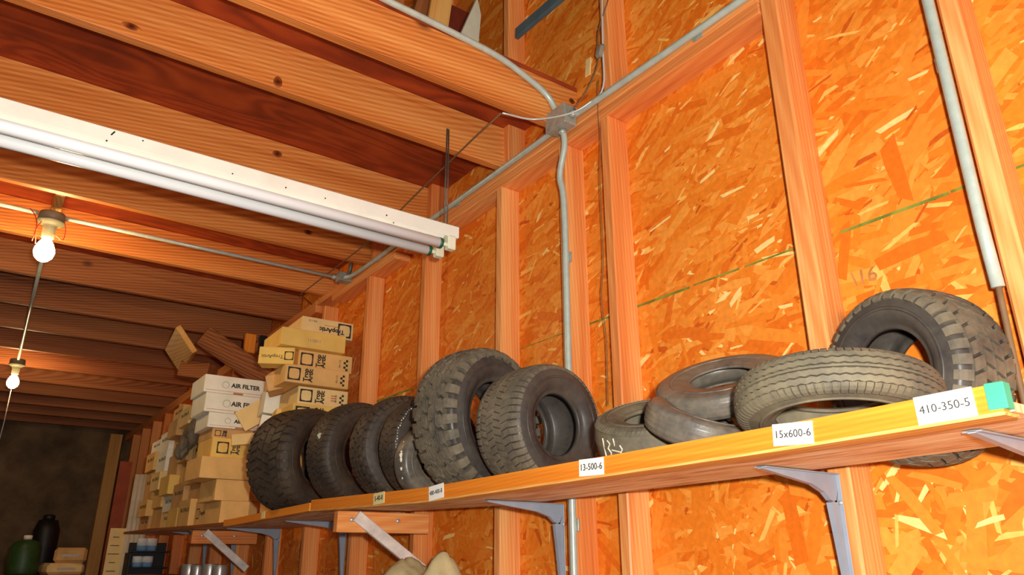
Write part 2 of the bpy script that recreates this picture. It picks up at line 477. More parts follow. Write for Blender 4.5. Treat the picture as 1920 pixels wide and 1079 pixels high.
# knots standing slightly proud on the joist faces
def knot_mat():
    N = NT('knot_wood', 0.5, spec=0.3)
    ln = N.n('ShaderNodeVectorMath', operation='LENGTH'); N.l(N.obj(), ln.inputs[0])
    f = N.math('ADD', N.math('MULTIPLY', ln.outputs['Value'], 32.0), N.math('MULTIPLY', N.noise(N.obj(), 70, 3), 0.45))
    N.l(N.ramp(f, [(0.28, srgb(70, 26, 10)), (0.55, srgb(122, 56, 20)), (0.85, srgb(176, 96, 40)), (1.0, srgb(214, 126, 56))]), N.b.inputs['Base Color']); MATS['knot_wood'] = N.m
knot_mat()
joists = [o for o in ceil_.children if o.name.startswith('joist')]
for ji, px, py, rx, rz in ((1, 246, 50, .028, .012), (1, 521, 154, .015, .022), (2, 520, 289, .021, .016), (0, 1072, 190, .014, .012), (3, 578, 436, .030, .013)):
    q_ = ony(px, py, jy[ji]*S)
    me = lathe_mesh('knot', [(1.0, -.0004), (1.0, .0002), (.7, .0007)], 18)
    for v in me.vertices: v.co = Vector((v.co.x*rx, v.co.y*rz, v.co.z))
    put('knot', me, 'knot_wood', joists[ji], q_, (R_(90), 0, 0))

# ------------------------------------------------------------------ shelf
def zb(yv):       # underside of the shelf, sagging between its supports
    a = [(.20, .119), (.27, .119), (.47, .113), (.83, .107), (1.3, .100), (1.9, .110), (2.1, .106), (2.64, .0945), (3.2, .098), (4.0, .108), (4.7, .108)]
    u = yv/S
    if u <= a[0][0]: return CAMZ + a[0][1]*S
    for (u0, v0), (u1, v1) in zip(a, a[1:]):
        if u <= u1: return CAMZ + S*(v0 + (v1 - v0)*(u - u0)/(u1 - u0))
    return CAMZ + a[-1][1]*S
BT = 0.013                          # board thickness
LIP = 0.036
def sh(yv): return zb(yv) + BT
def long_board(name, y0, y1, x0, x1, dz0, dz1, mat, parent, n=14, wob=0.0):
    bm = bmesh.new(); rings = []
    ym = (y0 + y1)/2; zm = zb(ym)
    for i in range(n + 1):
        yv = y0 + (y1 - y0)*i/n; z = zb(yv) - zm; dx = wob*math.sin(i*1.3)
        rings.append([bm.verts.new((x - (x0 + x1)/2 + dx, yv - ym, z + d)) for x, d in ((x0, dz0), (x1, dz0), (x1, dz1), (x0, dz1))])
    for A, B in zip(rings, rings[1:]):
        for k in range(4): bm.faces.new((A[k], A[(k+1) % 4], B[(k+1) % 4], B[k]))
    bm.faces.new(rings[0][::-1]); bm.faces.new(rings[-1])
    bmesh.ops.recalc_face_normals(bm, faces=bm.faces)
    return put(name, bm_mesh(bm, name), mat, parent, ((x0 + x1)/2, ym, zm))
XF, XBK = 1.08, 1.408
YN = 0.27*S*1.0
s1 = tag(empty('wall_shelf', (1.25, 1.6, zb(1.6))), 'long wall shelf of strand board with orange front lip holding the tyres', 'shelf')
long_board('shelf_board', YN, 1.905*S, XF + 0.019, XBK, 0.0, BT, 'shelf_osb', s1)
long_board('front_lip', YN + 0.004, 1.905*S, XF, XF + 0.019, -0.001, LIP, 'strip_wood_Y', s1)
long_board('under_strip', YN + 0.004, 1.905*S, XF, XF + 0.045, -0.006, -0.001, 'pale_wood_Y', s1)
box('painted_end', (XF - 0.001, YN - 0.002, zb(YN) + 0.002), (XF + 0.02, YN + 0.022, zb(YN) + LIP + 0.002), 'green_paint', s1, 0.001)
s2 = tag(empty('wall_shelf', (1.25, 4.5, zb(4.5))), 'far wall shelf of strand board loaded with filter cartons', 'shelf')
long_board('shelf_board', 1.915*S, 7.0, XF + 0.019, XS - 0.005, 0.0, BT, 'shelf_osb', s2, 20)
long_board('front_lip', 1.915*S, 4.05, XF, XF + 0.019, -0.004, LIP*0.75, 'strip_wood_Y', s2)
long_board('front_lip', 4.06, 7.0, XF + 0.008, XF + 0.019, 0.0, BT + 0.004, 'brown_wood_Y', s2, wob=0.004)

# paper size tags on the lip
def paper_tag(px0, px1, py, h, txt, ang, label, matp='paper', ink='ink'):
    a = onx(px0, py, XF); b = onx(px1, py, XF)
    yc = (a.y + b.y)/2; L = abs(a.y - b.y)
    zc = zb(yc) + 0.5*LIP
    o = obox('paper_tag', (0.0012, L, h), (XF - 0.0012, yc, zc), (0, 0, 0), matp, None, 0)
    o.rotation_euler = (ang, 0, 0)
    tag(o, label, 'tag', 'paper size tags on the shelf lip')
    me = text_mesh(txt, h*0.62, 0.0)
    wd = max(v.co.x for v in me.vertices) - min(v.co.x for v in me.vertices)
    sc = min(1.0, L*0.86/wd)
    # text lies on the face that looks to -X, reading towards -Y
    M = Matrix(((0, 0, -1, 0), (-1, 0, 0, 0), (0, 1, 0, 0), (0, 0, 0, 1)))
    child_local('lettering', me, ink, o, Matrix.Translation((-0.0011, 0, 0)) @ M @ Matrix.Scale(sc, 4))
    return o
paper_tag(1717, 1831, 765, 0.040, '410-350-5', -0.03, 'white paper tag reading 410-350-5 at the green end of the shelf')
paper_tag(1450, 1526, 815, 0.036, '15x600-6', 0.05, 'white paper tag reading 15x600-6 below the tilted ribbed tyre')
paper_tag(1087, 1133, 883, 0.036, '13-500-6', 0.02, 'white paper tag reading 13-500-6 below the round-holed standing tyre')
paper_tag(805, 832, 928, 0.040, '480-400-8', -0.08, 'small cream paper tag reading 480-400-8 below the lugged tyre', 'paper', 'ink')
paper_tag(701, 721, 937, 0.036, '5-40-8', -0.04, 'small cream paper tag below the row of dark tyres', 'paper_edge', 'ink')
_t = onx(494, 964, XF)
tag(obox('paper_tag', (0.0012, .05, .03), (XF - .0012, _t.y, zb(_t.y) + .015), (0, 0, 0), 'paper_edge', None, 0), 'tiny blank cream tag on the far shelf lip under the leftmost tyre', 'tag', 'paper size tags on the shelf lip')

# ------------------------------------------------------------------ shelf brackets
def bracket(yc, xtip, drop, label):
    z = zb(yc) - 0.002
    r = tag(empty('shelf_bracket', (XS, yc, z)), label, 'bracket', 'grey steel shelf brackets')
    t = 0.0025
    L = XS - xtip
    # arm: tapering channel, deep at the wall; leg down the stud
    poly_prism('arm', [(0, 0), (-L, 0), (-L, -0.004), (-L*0.35, -0.026), (-0.05, -0.04), (-0.032, -0.055), (-0.012, -0.06), (0, -0.03)], -0.006, 0.006, 'grey_bracket', r, (XS, yc, z))
    box('flange', (xtip, yc - 0.014, z - t), (XS, yc + 0.014, z), 'grey_bracket', r, 0.0008)
    poly_prism('leg', [(0, -0.03), (-0.012, -0.055), (-0.032, -0.06), (-0.024, -0.12), (-0.006, -drop), (0, -drop)], -0.006, 0.006, 'grey_bracket', r, (XS, yc, z))
    lf = box('leg_flange', (XS - t, yc - 0.014, z - drop), (XS, yc + 0.014, z), 'grey_bracket', r, 0.0008)
    for dz in (0.06, drop - 0.03):
        lathe('screw', [(0.0045, 0), (0.0045, 0.002), (0.002, 0.003)], 'bolt', lf, (XS - t, yc - 0.010, z - dz), (0, R_(-90), 0), 10)
    return r
bracket(0.5, 1.19, 0.25, 'grey steel shelf bracket at the near end under the 410-350-5 tag')
bracket(0.626*S - 0.018, 1.25, 0.28, 'grey steel shelf bracket on the full-height stud below the tilted ribbed tyre')
bracket(1.213*S + 0.026, 1.22, 0.28, 'grey steel shelf bracket beside the vertical conduit under the shelf')
bracket(2.31*S + 0.02, 1.2, 0.3, 'grey steel shelf bracket just behind the white diagonal brace')
bracket(2.95*S, 1.2, 0.3, 'grey steel shelf bracket under the start of the far shelf')
bracket(3.53*S - 0.02, 1.2, 0.3, 'grey steel shelf bracket under the plain cartons')
bracket(4.0*S, 1.25, 0.3, 'grey steel shelf bracket near the far end of the shelf')

# wooden supports with painted diagonal brace
def support(yc, pxa, pxb, label, w=0.038, lbl=None):
    z = zb(yc) - 0.008
    r = tag(empty('shelf_support', (XS, yc, z)), label, 'support', 'wooden shelf supports')
    c = box('cleat', (1.115, yc, z - 0.075), (XS - 0.001, yc + w, z), 'stud_wood_X', r, 0.003)
    for xx in (1.17, 1.36):
        lathe('bolt', [(0.009, 0), (0.009, 0.003), (0.005, 0.006)], 'bolt', c, (xx, yc, z - 0.03), (R_(90), 0, 0), 12)
    a = ony(*pxa, yc - 0.004); b = ony(*pxb, yc - 0.004)
    beam('brace', a, b, 0.02, 0.042, 'white_paint_wood', r, 0.002)
    return r
support(2.67, (668, 968), (792, 1070), 'orange cleat with white painted diagonal brace under the near shelf end')
support(4.82, (385, 998), (462, 1068), 'dull cleat with whitish diagonal brace under the far shelf')

# ------------------------------------------------------------------ tyres
def prof_fn(R, w, flat=1.0):
    P = [(0, 0, R), (.45, .22*w, .992*R), (.75, .37*w, .968*R), (.92, .45*w, .93*R), (1.05, .485*w, .885*R), (1.25, .5*w, .81*R)]
    def f(u, h=0.0):
        a = abs(u); sg = 1 if u >= 0 else -1
        for (u0, s0, r0), (u1, s1, r1) in zip(P, P[1:]):
            if a <= u1 or u1 == P[-1][0]:
                t = (a - u0)/(u1 - u0); s = s0 + (s1 - s0)*t; r = r0 + (r1 - r0)*t
                break
        k = min(1, max(0, (a - .6)/.5))
        return sg*(s + h*k*0.6), r + h*(1 - 0.7*k)
    return f
def tyre(label, c, n, R, w, rh, pat, mats, spin=0.0, extra=None):
    side, tread = mats
    n = Vector(n).normalized()
    q = Vector((0, 0, 1)).rotation_difference(n)
    r = empty('tyre', c); r.rotation_mode = 'QUATERNION'
    r.rotation_quaternion = q @ Quaternion((0, 0, 1), spin)
    tag(r, label, 'tyre', 'tyres on the shelf')
    hd = {'lug': .017, 'turf': .009, 'fine': .006, 'rib': .007, 'slot': .004, 'slick': .0, 'small': .007}[pat]*(R/0.2)
    f = prof_fn(R, w)
    SEG = 96
    out = []
    us = [-1.25, -1.05, -.92, -.75, -.45, 0, .45, .75, .92, 1.05, 1.25]
    side_pts = lambda sg: [(.50*w*sg, .74*R), (.49*w*sg, .5*(.74*R + rh) + .02*R), (.43*w*sg, rh + .16*(R - rh)), (.395*w*sg, rh + .07*(R-rh)), (.40*w*sg, rh + .03*(R-rh)), (.375*w*sg, rh)]
    prof = side_pts(-1)[::-1] + [f(u, -hd) for u in us] + side_pts(1)
    th = 0.011*(R/0.2)
    inner = [(.30*w, rh), (.36*w, rh + .22*(R-rh)), (.43*w, .5*(R + rh)), (.40*w, .84*R - th), (.2*w, .95*R - th - hd), (0, .965*R - th - hd)]
    inner = inner + [(-s, rr) for s, rr in inner[-2::-1]]
    full = prof + inner
    bm = bmesh.new(); rings = []
    for k in range(SEG):
        a = 2*math.pi*k/SEG
        rings.append([bm.verts.new((rr*math.cos(a), rr*math.sin(a), s)) for s, rr in full])
    m = len(full)
    for k in range(SEG):
        A, B = rings[k], rings[(k+1) % SEG]
        for j in range(m): bm.faces.new((A[j], A[(j+1) % m], B[(j+1) % m], B[j]))
    bmesh.ops.recalc_face_normals(bm, faces=bm.faces)
    child_local('casing', bm_mesh(bm, 'casing', True), side, r, Matrix.Identity(4))
    # raised ring on the sidewall
    for sg in (-1, 1):
        me = lathe_ring(.74*R, .497*w*sg, 0.0022)
        child_local('sidewall_rib', me, side, r, Matrix.Identity(4))
    # tread blocks
    bm = bmesh.new()
    def block(a0, a1, u0, u1, skew=0.0, nu=2, zig=0.0, top=0.0008):
        B, T = [], []
        for i in range(nu + 1):
            u = u0 + (u1 - u0)*i/nu; ofs = skew*(i/nu - .5) + (zig if i % 2 else 0)
            for lst, h in ((B, -hd*1.05), (T, top)):
                row = []
                for a in (a0, a1):
                    s, rr = f(u, h); an = a + ofs
                    row.append(bm.verts.new((rr*math.cos(an), rr*math.sin(an), s)))
                lst.append(row)
        for i in range(nu):
            bm.faces.new((T[i][0], T[i][1], T[i+1][1], T[i+1][0]))
            bm.faces.new((B[i][0], T[i][0], T[i+1][0], B[i+1][0])); bm.faces.new((T[i][1], B[i][1], B[i+1][1], T[i+1][1]))
        bm.faces.new((B[0][0], B[0][1], T[0][1], T[0][0])); bm.faces.new((B[nu][1], B[nu][0], T[nu][0], T[nu][1]))
    def ring_blocks(N, u0, u1, gap, off=0.0, **kw):
        for i in range(N):
            a = 2*math.pi*(i + off)/N; block(a + gap*math.pi/N, a + (2 - gap)*math.pi/N, u0, u1, **kw)
    if pat == 'lug':
        N = 30
        ring_blocks(N, -.29, -.04, .26, 0, skew=.06, nu=4, zig=.03); ring_blocks(N, .04, .29, .26, .5, skew=-.06, nu=4, zig=.03)
        ring_blocks(N, .36, .68, .24, .1, skew=.06, nu=3, zig=.03); ring_blocks(N, -.68, -.36, .24, .4, skew=-.06, nu=3, zig=.03)
        ring_blocks(N, .66, 1.14, .40, .1, nu=3); ring_blocks(N, -1.14, -.66, .40, .4, nu=3)
    elif pat == 'turf':
        N = 36
        ring_blocks(N, -.30, -.03, .22, 0, skew=.06); ring_blocks(N, .03, .30, .22, .5, skew=.06)
        ring_blocks(N, .34, .64, .22, .2, skew=-.06); ring_blocks(N, -.64, -.34, .22, .3, skew=-.06)
        ring_blocks(N, .68, 1.13, .34, .4, nu=3); ring_blocks(N, -1.13, -.68, .34, .1, nu=3)
    elif pat in ('fine', 'small'):
        N = 54 if pat == 'fine' else 44
        for j, (u0, u1) in enumerate(((-.62, -.34), (-.31, -.02), (.02, .31), (.34, .62))):
            ring_blocks(N, u0, u1, .16, .5*(j % 2), skew=.05*(-1)**j)
        ring_blocks(N, .66, 1.06, .22, .3, nu=3); ring_blocks(N, -1.06, -.66, .22, .1, nu=3)
    elif pat in ('rib', 'slot'):
        def rib(u0, u1, amp, N):
            M2 = 2*N
            cols = []
            for i in range(M2):
                a = 2*math.pi*i/M2; d = amp if i % 2 else -amp
                p = []
                for u, h in ((u0 + d, -hd*1.05), (u0 + d, 0.0008), ((u0+u1)/2 + d, 0.0008), (u1 + d, 0.0008), (u1 + d, -hd*1.05)):
                    s, rr = f(u, h); p.append(bm.verts.new((rr*math.cos(a), rr*math.sin(a), s)))
                cols.append(p)
            for i in range(M2):
                A, B = cols[i], cols[(i+1) % M2]
                for j in range(4): bm.faces.new((A[j], A[j+1], B[j+1], B[j]))
        if pat == 'rib':
            for u0, u1 in ((-.66, -.44), (-.36, -.13), (-.05, .05), (.13, .36), (.44, .66)): rib(u0, u1, .028 if abs(u0+u1) > .3 else .0, 62)
            ring_blocks(84, .70, 1.1, .2, 0, nu=3); ring_blocks(84, -1.1, -.70, .2, 0, nu=3)
        else:
            rib(-.72, .72, 0.0, 48)
            ring_blocks(76, .76, 1.08, .3, 0, nu=2, skew=.03); ring_blocks(76, -1.08, -.76, .3, 0, nu=2, skew=.03)
    else:
        for u0, u1 in ((-.78, -.52), (-.48, -.2), (-.16, .16), (.2, .48), (.52, .78)):
            for i in range(96):
                a = 2*math.pi*i/96
                quad = []
                for aa in (a, a + 2*math.pi/96):
                    for u in (u0, u1):
                        s, rr = f(u, .0012); quad.append(bm.verts.new((rr*math.cos(aa), rr*math.sin(aa), s)))
                bm.faces.new((quad[0], quad[2], quad[3], quad[1]))
        bmesh.ops.remove_doubles(bm, verts=bm.verts, dist=1e-5)
    bmesh.ops.recalc_face_normals(bm, faces=bm.faces)
    child_local('tread', bm_mesh(bm, 'tread'), tread, r, Matrix.Identity(4))
    if extra: extra(r, f)
    return r
def lathe_ring(R, s, t):
    bm = bmesh.new(); bm.verts.ensure_lookup_table(); rings = []
    N, K = 72, 6
    for i in range(N):
        a = 2*math.pi*i/N
        rings.append([bm.verts.new(((R + t*1.6*math.cos(b))*math.cos(a), (R + t*1.6*math.cos(b))*math.sin(a), s + t*math.sin(b))) for b in [2*math.pi*k/K for k in range(K)]])
    for i in range(N):
        A, B = rings[i], rings[(i+1) % N]
        for k in range(K): bm.faces.new((A[k], A[(k+1) % K], B[(k+1) % K], B[k]))
    bmesh.ops.recalc_face_normals(bm, faces=bm.faces)
    return bm_mesh(bm, 'sidewall_rib', True)
def C(x, yv, rz): return Vector((x, yv, rz))
def sticker_at(pos, size=0.009):
    def ex(r, f):
        M = Matrix.LocRotScale(r.location, r.rotation_quaternion, None).inverted()
        p = M @ Vector(pos)
        me = lathe_mesh('sticker', [(size, -0.0012), (size, 0.0012)], 14)
        child_local('sticker', me, 'sticker', r, Matrix.Translation(p))
    return ex
def standing(label, x, yv, R, w, yawd, rh, pat, mats, spin=0.0, extra=None, tilt=0):
    a = R_(yawd); n = Vector((math.sin(a)*math.cos(R_(tilt)), -math.cos(a)*math.cos(R_(tilt)), -math.sin(R_(tilt))))
    return tyre(label, C(x, yv, sh(yv) + R*math.cos(R_(tilt)) + w/2*abs(math.sin(R_(tilt))) + 0.001), n, R, w, rh, pat, mats, spin, extra)
RS, RT, RD, RK, RL = 'rubber_side', 'rubber_tread', 'rubber_dusty', 'rubber_dark', 'rubber_slick'
standing('fine-treaded tyre standing with its round hole open to the camera', 1.294, 1.685, .177, .19, 5.7, .086, 'fine', (RS, RT), .1)
standing('largest tyre with chunky lugged tread standing behind the fine-treaded tyre', 1.268, 1.960, .232, .18, 15, .118, 'lug', (RS, RT), .05)
standing('dark narrow tyre with white specks squeezed behind the small smooth tyre', 1.285, 2.300, .184, .12, 2, .10, 'small', (RK, RK), .0)
standing('dark tyre with worn small blocks left of the white-specked tyre', 1.298, 2.535, .201, .14, 0, .10, 'turf', (RK, RK), .2)
standing('dark tyre with a grey sticker and black slit of a hole', 1.283, 2.925, .216, .15, 14, .105, 'fine', (RK, RK), .3)
standing('leftmost blocky-treaded tyre next to the stacked cartons', 1.185, 3.30, .230, .25, 24, .100, 'turf', (RK, RK), .13)
def chalk7(r, f):
    bm = bmesh.new()
    strokes = []
    def stroke(pts):
        for (a0, u0), (a1, u1) in zip(pts, pts[1:]):
            s0, r0 = f(u0, .0016); s1_, r1 = f(u1, .0016)
            p = Vector((r0*math.cos(a0), r0*math.sin(a0), s0)); q_ = Vector((r1*math.cos(a1), r1*math.sin(a1), s1_))
            tube_mesh('x', [p, q_], 0.0014, 5, bm)
    a0 = r['chalk_angle']; r.pop('chalk_angle', None)
    stroke([(a0, .5), (a0 + .02, -.5)]); stroke([(a0 + .13, .45), (a0 + .19, .3), (a0 + .13, .05), (a0 + .19, -.15), (a0 + .15, -.5)])
    stroke([(a0 + .27, .6), (a0 + .31, -.7)]); stroke([(a0 + .22, .0), (a0 + .40, -.05)])
    stroke([(a0 + .40, .3), (a0 + .44, .1), (a0 + .40, -.1)]); stroke([(a0 + .42, -.3), (a0 + .47, -.6)])
    child_local('chalk_marks', bm_mesh(bm, 'chalk_marks'), 'chalk', r, Matrix.Identity(4))
def flat_tyre(label, x, yv, R, w, ax, tilt, rh, pat, mats, dz=0.0, extra=None, spin=0.0):
    t = R_(tilt); v = Vector((ax[0], ax[1], 0)).normalized()
    n = Vector((v.x*math.sin(t), v.y*math.sin(t), math.cos(t)))
    return tyre(label, C(x, yv, sh(yv) + dz + R*math.sin(t) + w/2*math.cos(t)), n, R, w, rh, pat, mats, spin, extra)
t7 = flat_tyre('small dusty tyre lying on its side with white chalk marks', 1.285, 1.235, .136, .092, (-1, -.6), 27, .060, 'slot', (RD, RD))
t7['chalk_angle'] = 0.0
# find the local angle on the tread that looks to the chalk marks in the photograph
M7 = Matrix.LocRotScale(t7.location, t7.rotation_quaternion, None).inverted()
lp = M7 @ (t7.location + Vector((-0.93, 0.20, -0.15)))
t7['chalk_angle'] = math.atan2(lp.y, lp.x)
chalk7(t7, prof_fn(.136, .092))
tyre('smooth worn tyre tilted against the chalk-marked tyre', onx(1318, 800, 1.25), (-.06, -.46, .89), .124, .066, .058, 'slick', (RL, RL))
tyre('smooth worn tyre resting on top of another, hole facing up', onx(1356, 724, 1.335), (-.48, -.20, .86), .152, .056, .07, 'slick', (RL, RL))
flat_tyre('wide ribbed tyre tilted up at the front with zigzag tread', 1.236, .734, .176, .080, (1, .4), 11, .104, 'rib', (RD, RD))
a = R_(15)
tyre('blocky-treaded tyre leaning on the wall at the right end', Vector((1.468, .700, CAMZ + .331)), (-math.cos(a), math.sin(a), 0.0), .1725, .150, .088, 'turf', (RS, RT), .05, sticker_at((1.4165, .785, CAMZ + .428), .0065))
standing('small smooth grey tyre with white scuffs in front of the lugged tyre', 1.205, 2.165, .118, .075, 4, .05, 'slick', (RL, RL), .0)

# sticker and white specks on three of the dark tyres
def find(label): return [o for o in bpy.data.objects if o.get('label') == label][0]
def surf_spots(label, R, w, spots, mat, name, size):
    r = find(label); f = prof_fn(R, w)
    inv = r.rotation_quaternion.inverted(); d = inv @ Vector((-1, -.15, 0)); a0 = math.atan2(d.y, d.x)
    up = inv @ Vector((0, 0, 1)); sgn = 1 if math.sin(math.atan2(up.y, up.x) - a0) > 0 else -1
    bm = bmesh.new()
    for u, da, k in spots:
        a = a0 + sgn*da; sx, rr = f(u, .001)
        nrm = Vector((math.cos(a)*(1 - .5*abs(u)), math.sin(a)*(1 - .5*abs(u)), .8*u)).normalized()
        p = Vector((rr*math.cos(a), rr*math.sin(a), sx))
        q = Vector((0, 0, 1)).rotation_difference(nrm).to_matrix()
        K = 10
        ring = [bm.verts.new(p + q @ Vector((size*k*math.cos(t)*(.7 + .3*math.sin(3*t)), size*k*math.sin(t), .0008))) for t in [2*math.pi*j/K for j in range(K)]]
        base = [bm.verts.new(v.co - nrm*.004) for v in ring]
        bm.faces.new(ring)
        for j in range(K): bm.faces.new((ring[j], base[j], base[(j+1) % K], ring[(j+1) % K]))
    child_local(name, bm_mesh(bm, name), mat, r, Matrix.Identity(4))
surf_spots('dark tyre with a grey sticker and black slit of a hole', .216, .15, [(.35, .25, 1.0)], 'sticker', 'sticker', .013)
rw = random.Random(4)
surf_spots('dark narrow tyre with white specks squeezed behind the small smooth tyre', .184, .12, [(.98 + rw.uniform(-.04, .04), t*.055 - .1, rw.uniform(.5, 1.3)) for t in range(22)], 'chalk', 'white_specks', .0022)
surf_spots('small smooth grey tyre with white scuffs in front of the lugged tyre', .118, .075, [(.5, .1, 1.6), (.55, -.02, 1.2), (.45, .2, .8), (.5, -.25, 1.0), (.3, -.5, .7), (.2, .5, .5)], 'chalk', 'white_scuffs', .0055)

# ------------------------------------------------------------------ conduits, boxes, wires
def clamp(parent, p, axis, r=0.012):
    d = {'Y': (0.006, 0.012, 0.036), 'Z': (0.006, 0.036, 0.012)}[axis]
    obox('clamp', d, p, (0, 0, 0), 'galvanised_box', parent, 0.001)
CZ = ZJ + 0.0
cr = 0.0115
jb = onx(1055, 242, XS - 0.03)
JBY, JBZ = jb.y, jb.z
XC = XS - cr - 0.002
cz = ZJ - 0.014
r = tag(empty('conduit_run', (XC, 1.5, cz)), 'grey steel conduit running along the top plate', 'conduit', 'steel conduits')
tube('pipe', [(XC, 0.60, cz - .004), (XC, 0.9, cz - .002), (XC, 1.3, cz + 0.002), (XC - .006, JBY - 0.06, cz + 0.004), (XC - .012, JBY - 0.03, cz + .004)], cr, 'steel_conduit', r, 12, 6)
tube('pipe', [(XC - .012, JBY + 0.03, cz + .002), (XC - .005, JBY + 0.09, cz), (XC, 2.3, cz), (XC, 3.0, cz - .004), (XC, 3.55, cz - .008), (XC - 0.03, 3.66, cz - .012)], cr, 'steel_conduit', r, 12, 6)
for yv in (1.15, 2.52, 3.3): clamp(r, (XS - 0.004, yv, cz - 0.014), 'Z')
r = tag(empty('conduit_run', (XC, 1.213*S, CAMZ + .7)), 'grey steel conduit dropping down the stud behind the shelf', 'conduit', 'steel conduits')
yd = 1.185*S
tube('pipe', [(XC - .015, JBY, cz - 0.03), (XC - .012, JBY - .002, cz - 0.10), (XC - 0.006, yd + .012, cz - 0.2), (XC, yd, cz - 0.33), (XC, yd, CAMZ + 0.6), (XC, yd, CAMZ - 0.5), (XC, yd, 0.6)], cr, 'steel_conduit', r, 12, 6)
for z in (CAMZ + .95, CAMZ + .085): clamp(r, (XS - 0.004, yd - .012, z), 'Y')
r = tag(empty('conduit_run', (1.2, 1.78, ZJ + .1)), 'grey steel conduit running down the face of the nearest joist', 'conduit', 'steel conduits')
yj = jy[0]*S - cr - 0.002
P = [ony(*q, yj) for q in ((640, -45), (720, -2), (830, 52), (930, 104))]
tube('pipe', [(P[0] + (P[0] - P[1])*6)] + P + [Vector((1.33, yj, ony(1000, 150, yj).z)), Vector((1.425, yj, cz + .115)), Vector((1.462, yj - .004, cz + 0.065)), Vector((1.468, JBY, cz + .03))], cr, 'steel_conduit', r, 12, 6)
r = tag(empty('conduit_run', (XC, .53, CAMZ + 1)), 'pale steel conduit running down the rightmost stud', 'conduit', 'steel conduits')
ya = 0.352*S
tube('pipe', [(XC - .002, ya, TOP), (XC - .002, ya, CAMZ + .6), (XC - .002, ya - .003, CAMZ + .47)], cr, 'steel_conduit', r, 12)
tube('cable', [(XC, ya - .003, CAMZ + .475), (XC, ya, CAMZ + .3), (XC + .004, ya, CAMZ + .1), (XC + .004, ya, CAMZ - .4)], 0.006, 'dull_wire', r, 8, 5)
clamp(r, (XS - .003, ya + .012, CAMZ + .98), 'Y')
# junction boxes
def jbox(p, size, label, ears):
    r = tag(empty('junction_box', p), label, 'junction box', 'junction boxes')
    bb = box('box_body', (p[0] - size[0]/2, p[1] - size[1]/2, p[2] - size[2]/2), (p[0] + size[0]/2, p[1] + size[1]/2, p[2] + size[2]/2), 'galvanised_box', r, 0.003)
    box('cover_plate', (p[0] - size[0]/2 - .003, p[1] - size[1]/2 - .002, p[2] - size[2]/2 - .002), (p[0] - size[0]/2, p[1] + size[1]/2 + .002, p[2] + size[2]/2 + .002), 'galvanised_box', bb, 0.001)
    for a, b in ears: tube('connector', [a, b], 0.015, 'galvanised_box', r, 10)
    return r
jbox((1.465, JBY, cz + .004), (0.055, 0.105, 0.075), 'grey square junction box where four conduits meet', [((1.47, JBY - .07, cz + .004), (1.47, JBY - .05, cz + .004)), ((1.468, JBY, cz - .05), (1.468, JBY, cz - .035)), ((1.47, JBY + .05, cz + .004), (1.47, JBY + .07, cz + .004))])
BY = 2.478*S
jx = onz(640, 524, ZJ - .012).x
r = jbox((jx + .02, BY - 0.03, ZJ - .018), (0.11, 0.06, 0.05), 'dark junction box at the end of the lamp conduit', [((jx - .06, BY, ZJ - .012), (jx - .03, BY, ZJ - .012))])
tube('pipe_stub', [(jx + .01, BY - .05, ZJ - .01), (jx + .012, BY - .08, ZJ + .02), (jx + .012, BY - .09, ZJ + .09)], 0.011, 'dark_metal', r, 8, 4)
r = tag(empty('conduit_run', (.6, BY, ZJ - .012)), 'thin steel conduit between the near lamp and the dark junction box', 'conduit', 'steel conduits')
tube('pipe', [(0.105, BY, ZJ - .012), (jx - .04, BY, ZJ - .012)], 0.0095, 'steel_conduit', r, 10)
r = tag(empty('conduit_run', (-1, BY, ZJ - .012)), 'thin steel conduit leaving the near lamp to the left', 'conduit', 'steel conduits')
tube('pipe', [(-4.5, BY, ZJ - .012), (0.0, BY, ZJ - .012)], 0.0095, 'steel_conduit', r, 10)
B2Y = 4.646*S
r = tag(empty('conduit_run', (.08, 5.3, ZJ - .012)), 'thin steel conduit linking the two bare bulbs', 'conduit', 'steel conduits')
tube('pipe', [(0.055, BY + .06, ZJ - .012), (0.10, B2Y - .06, ZJ - .012)], 0.0095, 'steel_conduit', r, 10)

def lamp(x, yv, label, wires):
    z = ZJ - .004
    r = tag(empty('bulb_lamp', (x, yv, z)), label, 'lamp', 'bare bulb lamps')
    lathe('ceiling_box', [(.052, 0), (.054, -.012), (.054, -.034), (.048, -.038)], 'porcelain', r, (x, yv, z), seg=20)
    lh = lathe('lampholder', [(.058, -.038), (.058, -.046), (.036, -.058), (.027, -.07), (.026, -.118), (.022, -.122)], 'porcelain', r, (x, yv, z), seg=20)
    lathe('bulb', [(.013, -.112), (.015, -.126), (.030, -.146), (.040, -.172), (.042, -.190), (.036, -.212), (.022, -.228), (.008, -.234), (.001, -.2345)], 'bulb_glow', lh, (x, yv, z), seg=20)
    if wires:
        tube('wire', [(x - .09, yv - .01, z - .0), (x - .065, yv - .012, z - .03), (x - .05, yv - .015, z - .08), (x - .055, yv - .01, z - .15)], .0022, 'red_wire', r, 6, 5)
        tube('wire', [(x - .035, yv - .02, z - .05), (x - .05, yv - .02, z - .10), (x - .04, yv - .01, z - .16)], .0022, 'red_wire', r, 6, 5)
        tube('wire', [(x + .05, yv - .01, z - .03), (x + .062, yv - .012, z - .07), (x + .058, yv - .012, z - .12), (x + .022, yv - .02, z - .10)], .0022, 'red_wire', r, 6, 5)
    else:
        tube('pull_cord', [(x + .0, yv - .03, z - .22), (x + .004, yv - .03, z - .5), (x, yv - .03, z - .72)], .003, 'copper_wire', r, 6)
    return r
lamp(0.055, BY, 'near bare bulb lamp with red wires hanging from the joists', True)
lamp(0.10, B2Y, 'farther bare bulb lamp with a pull cord', False)

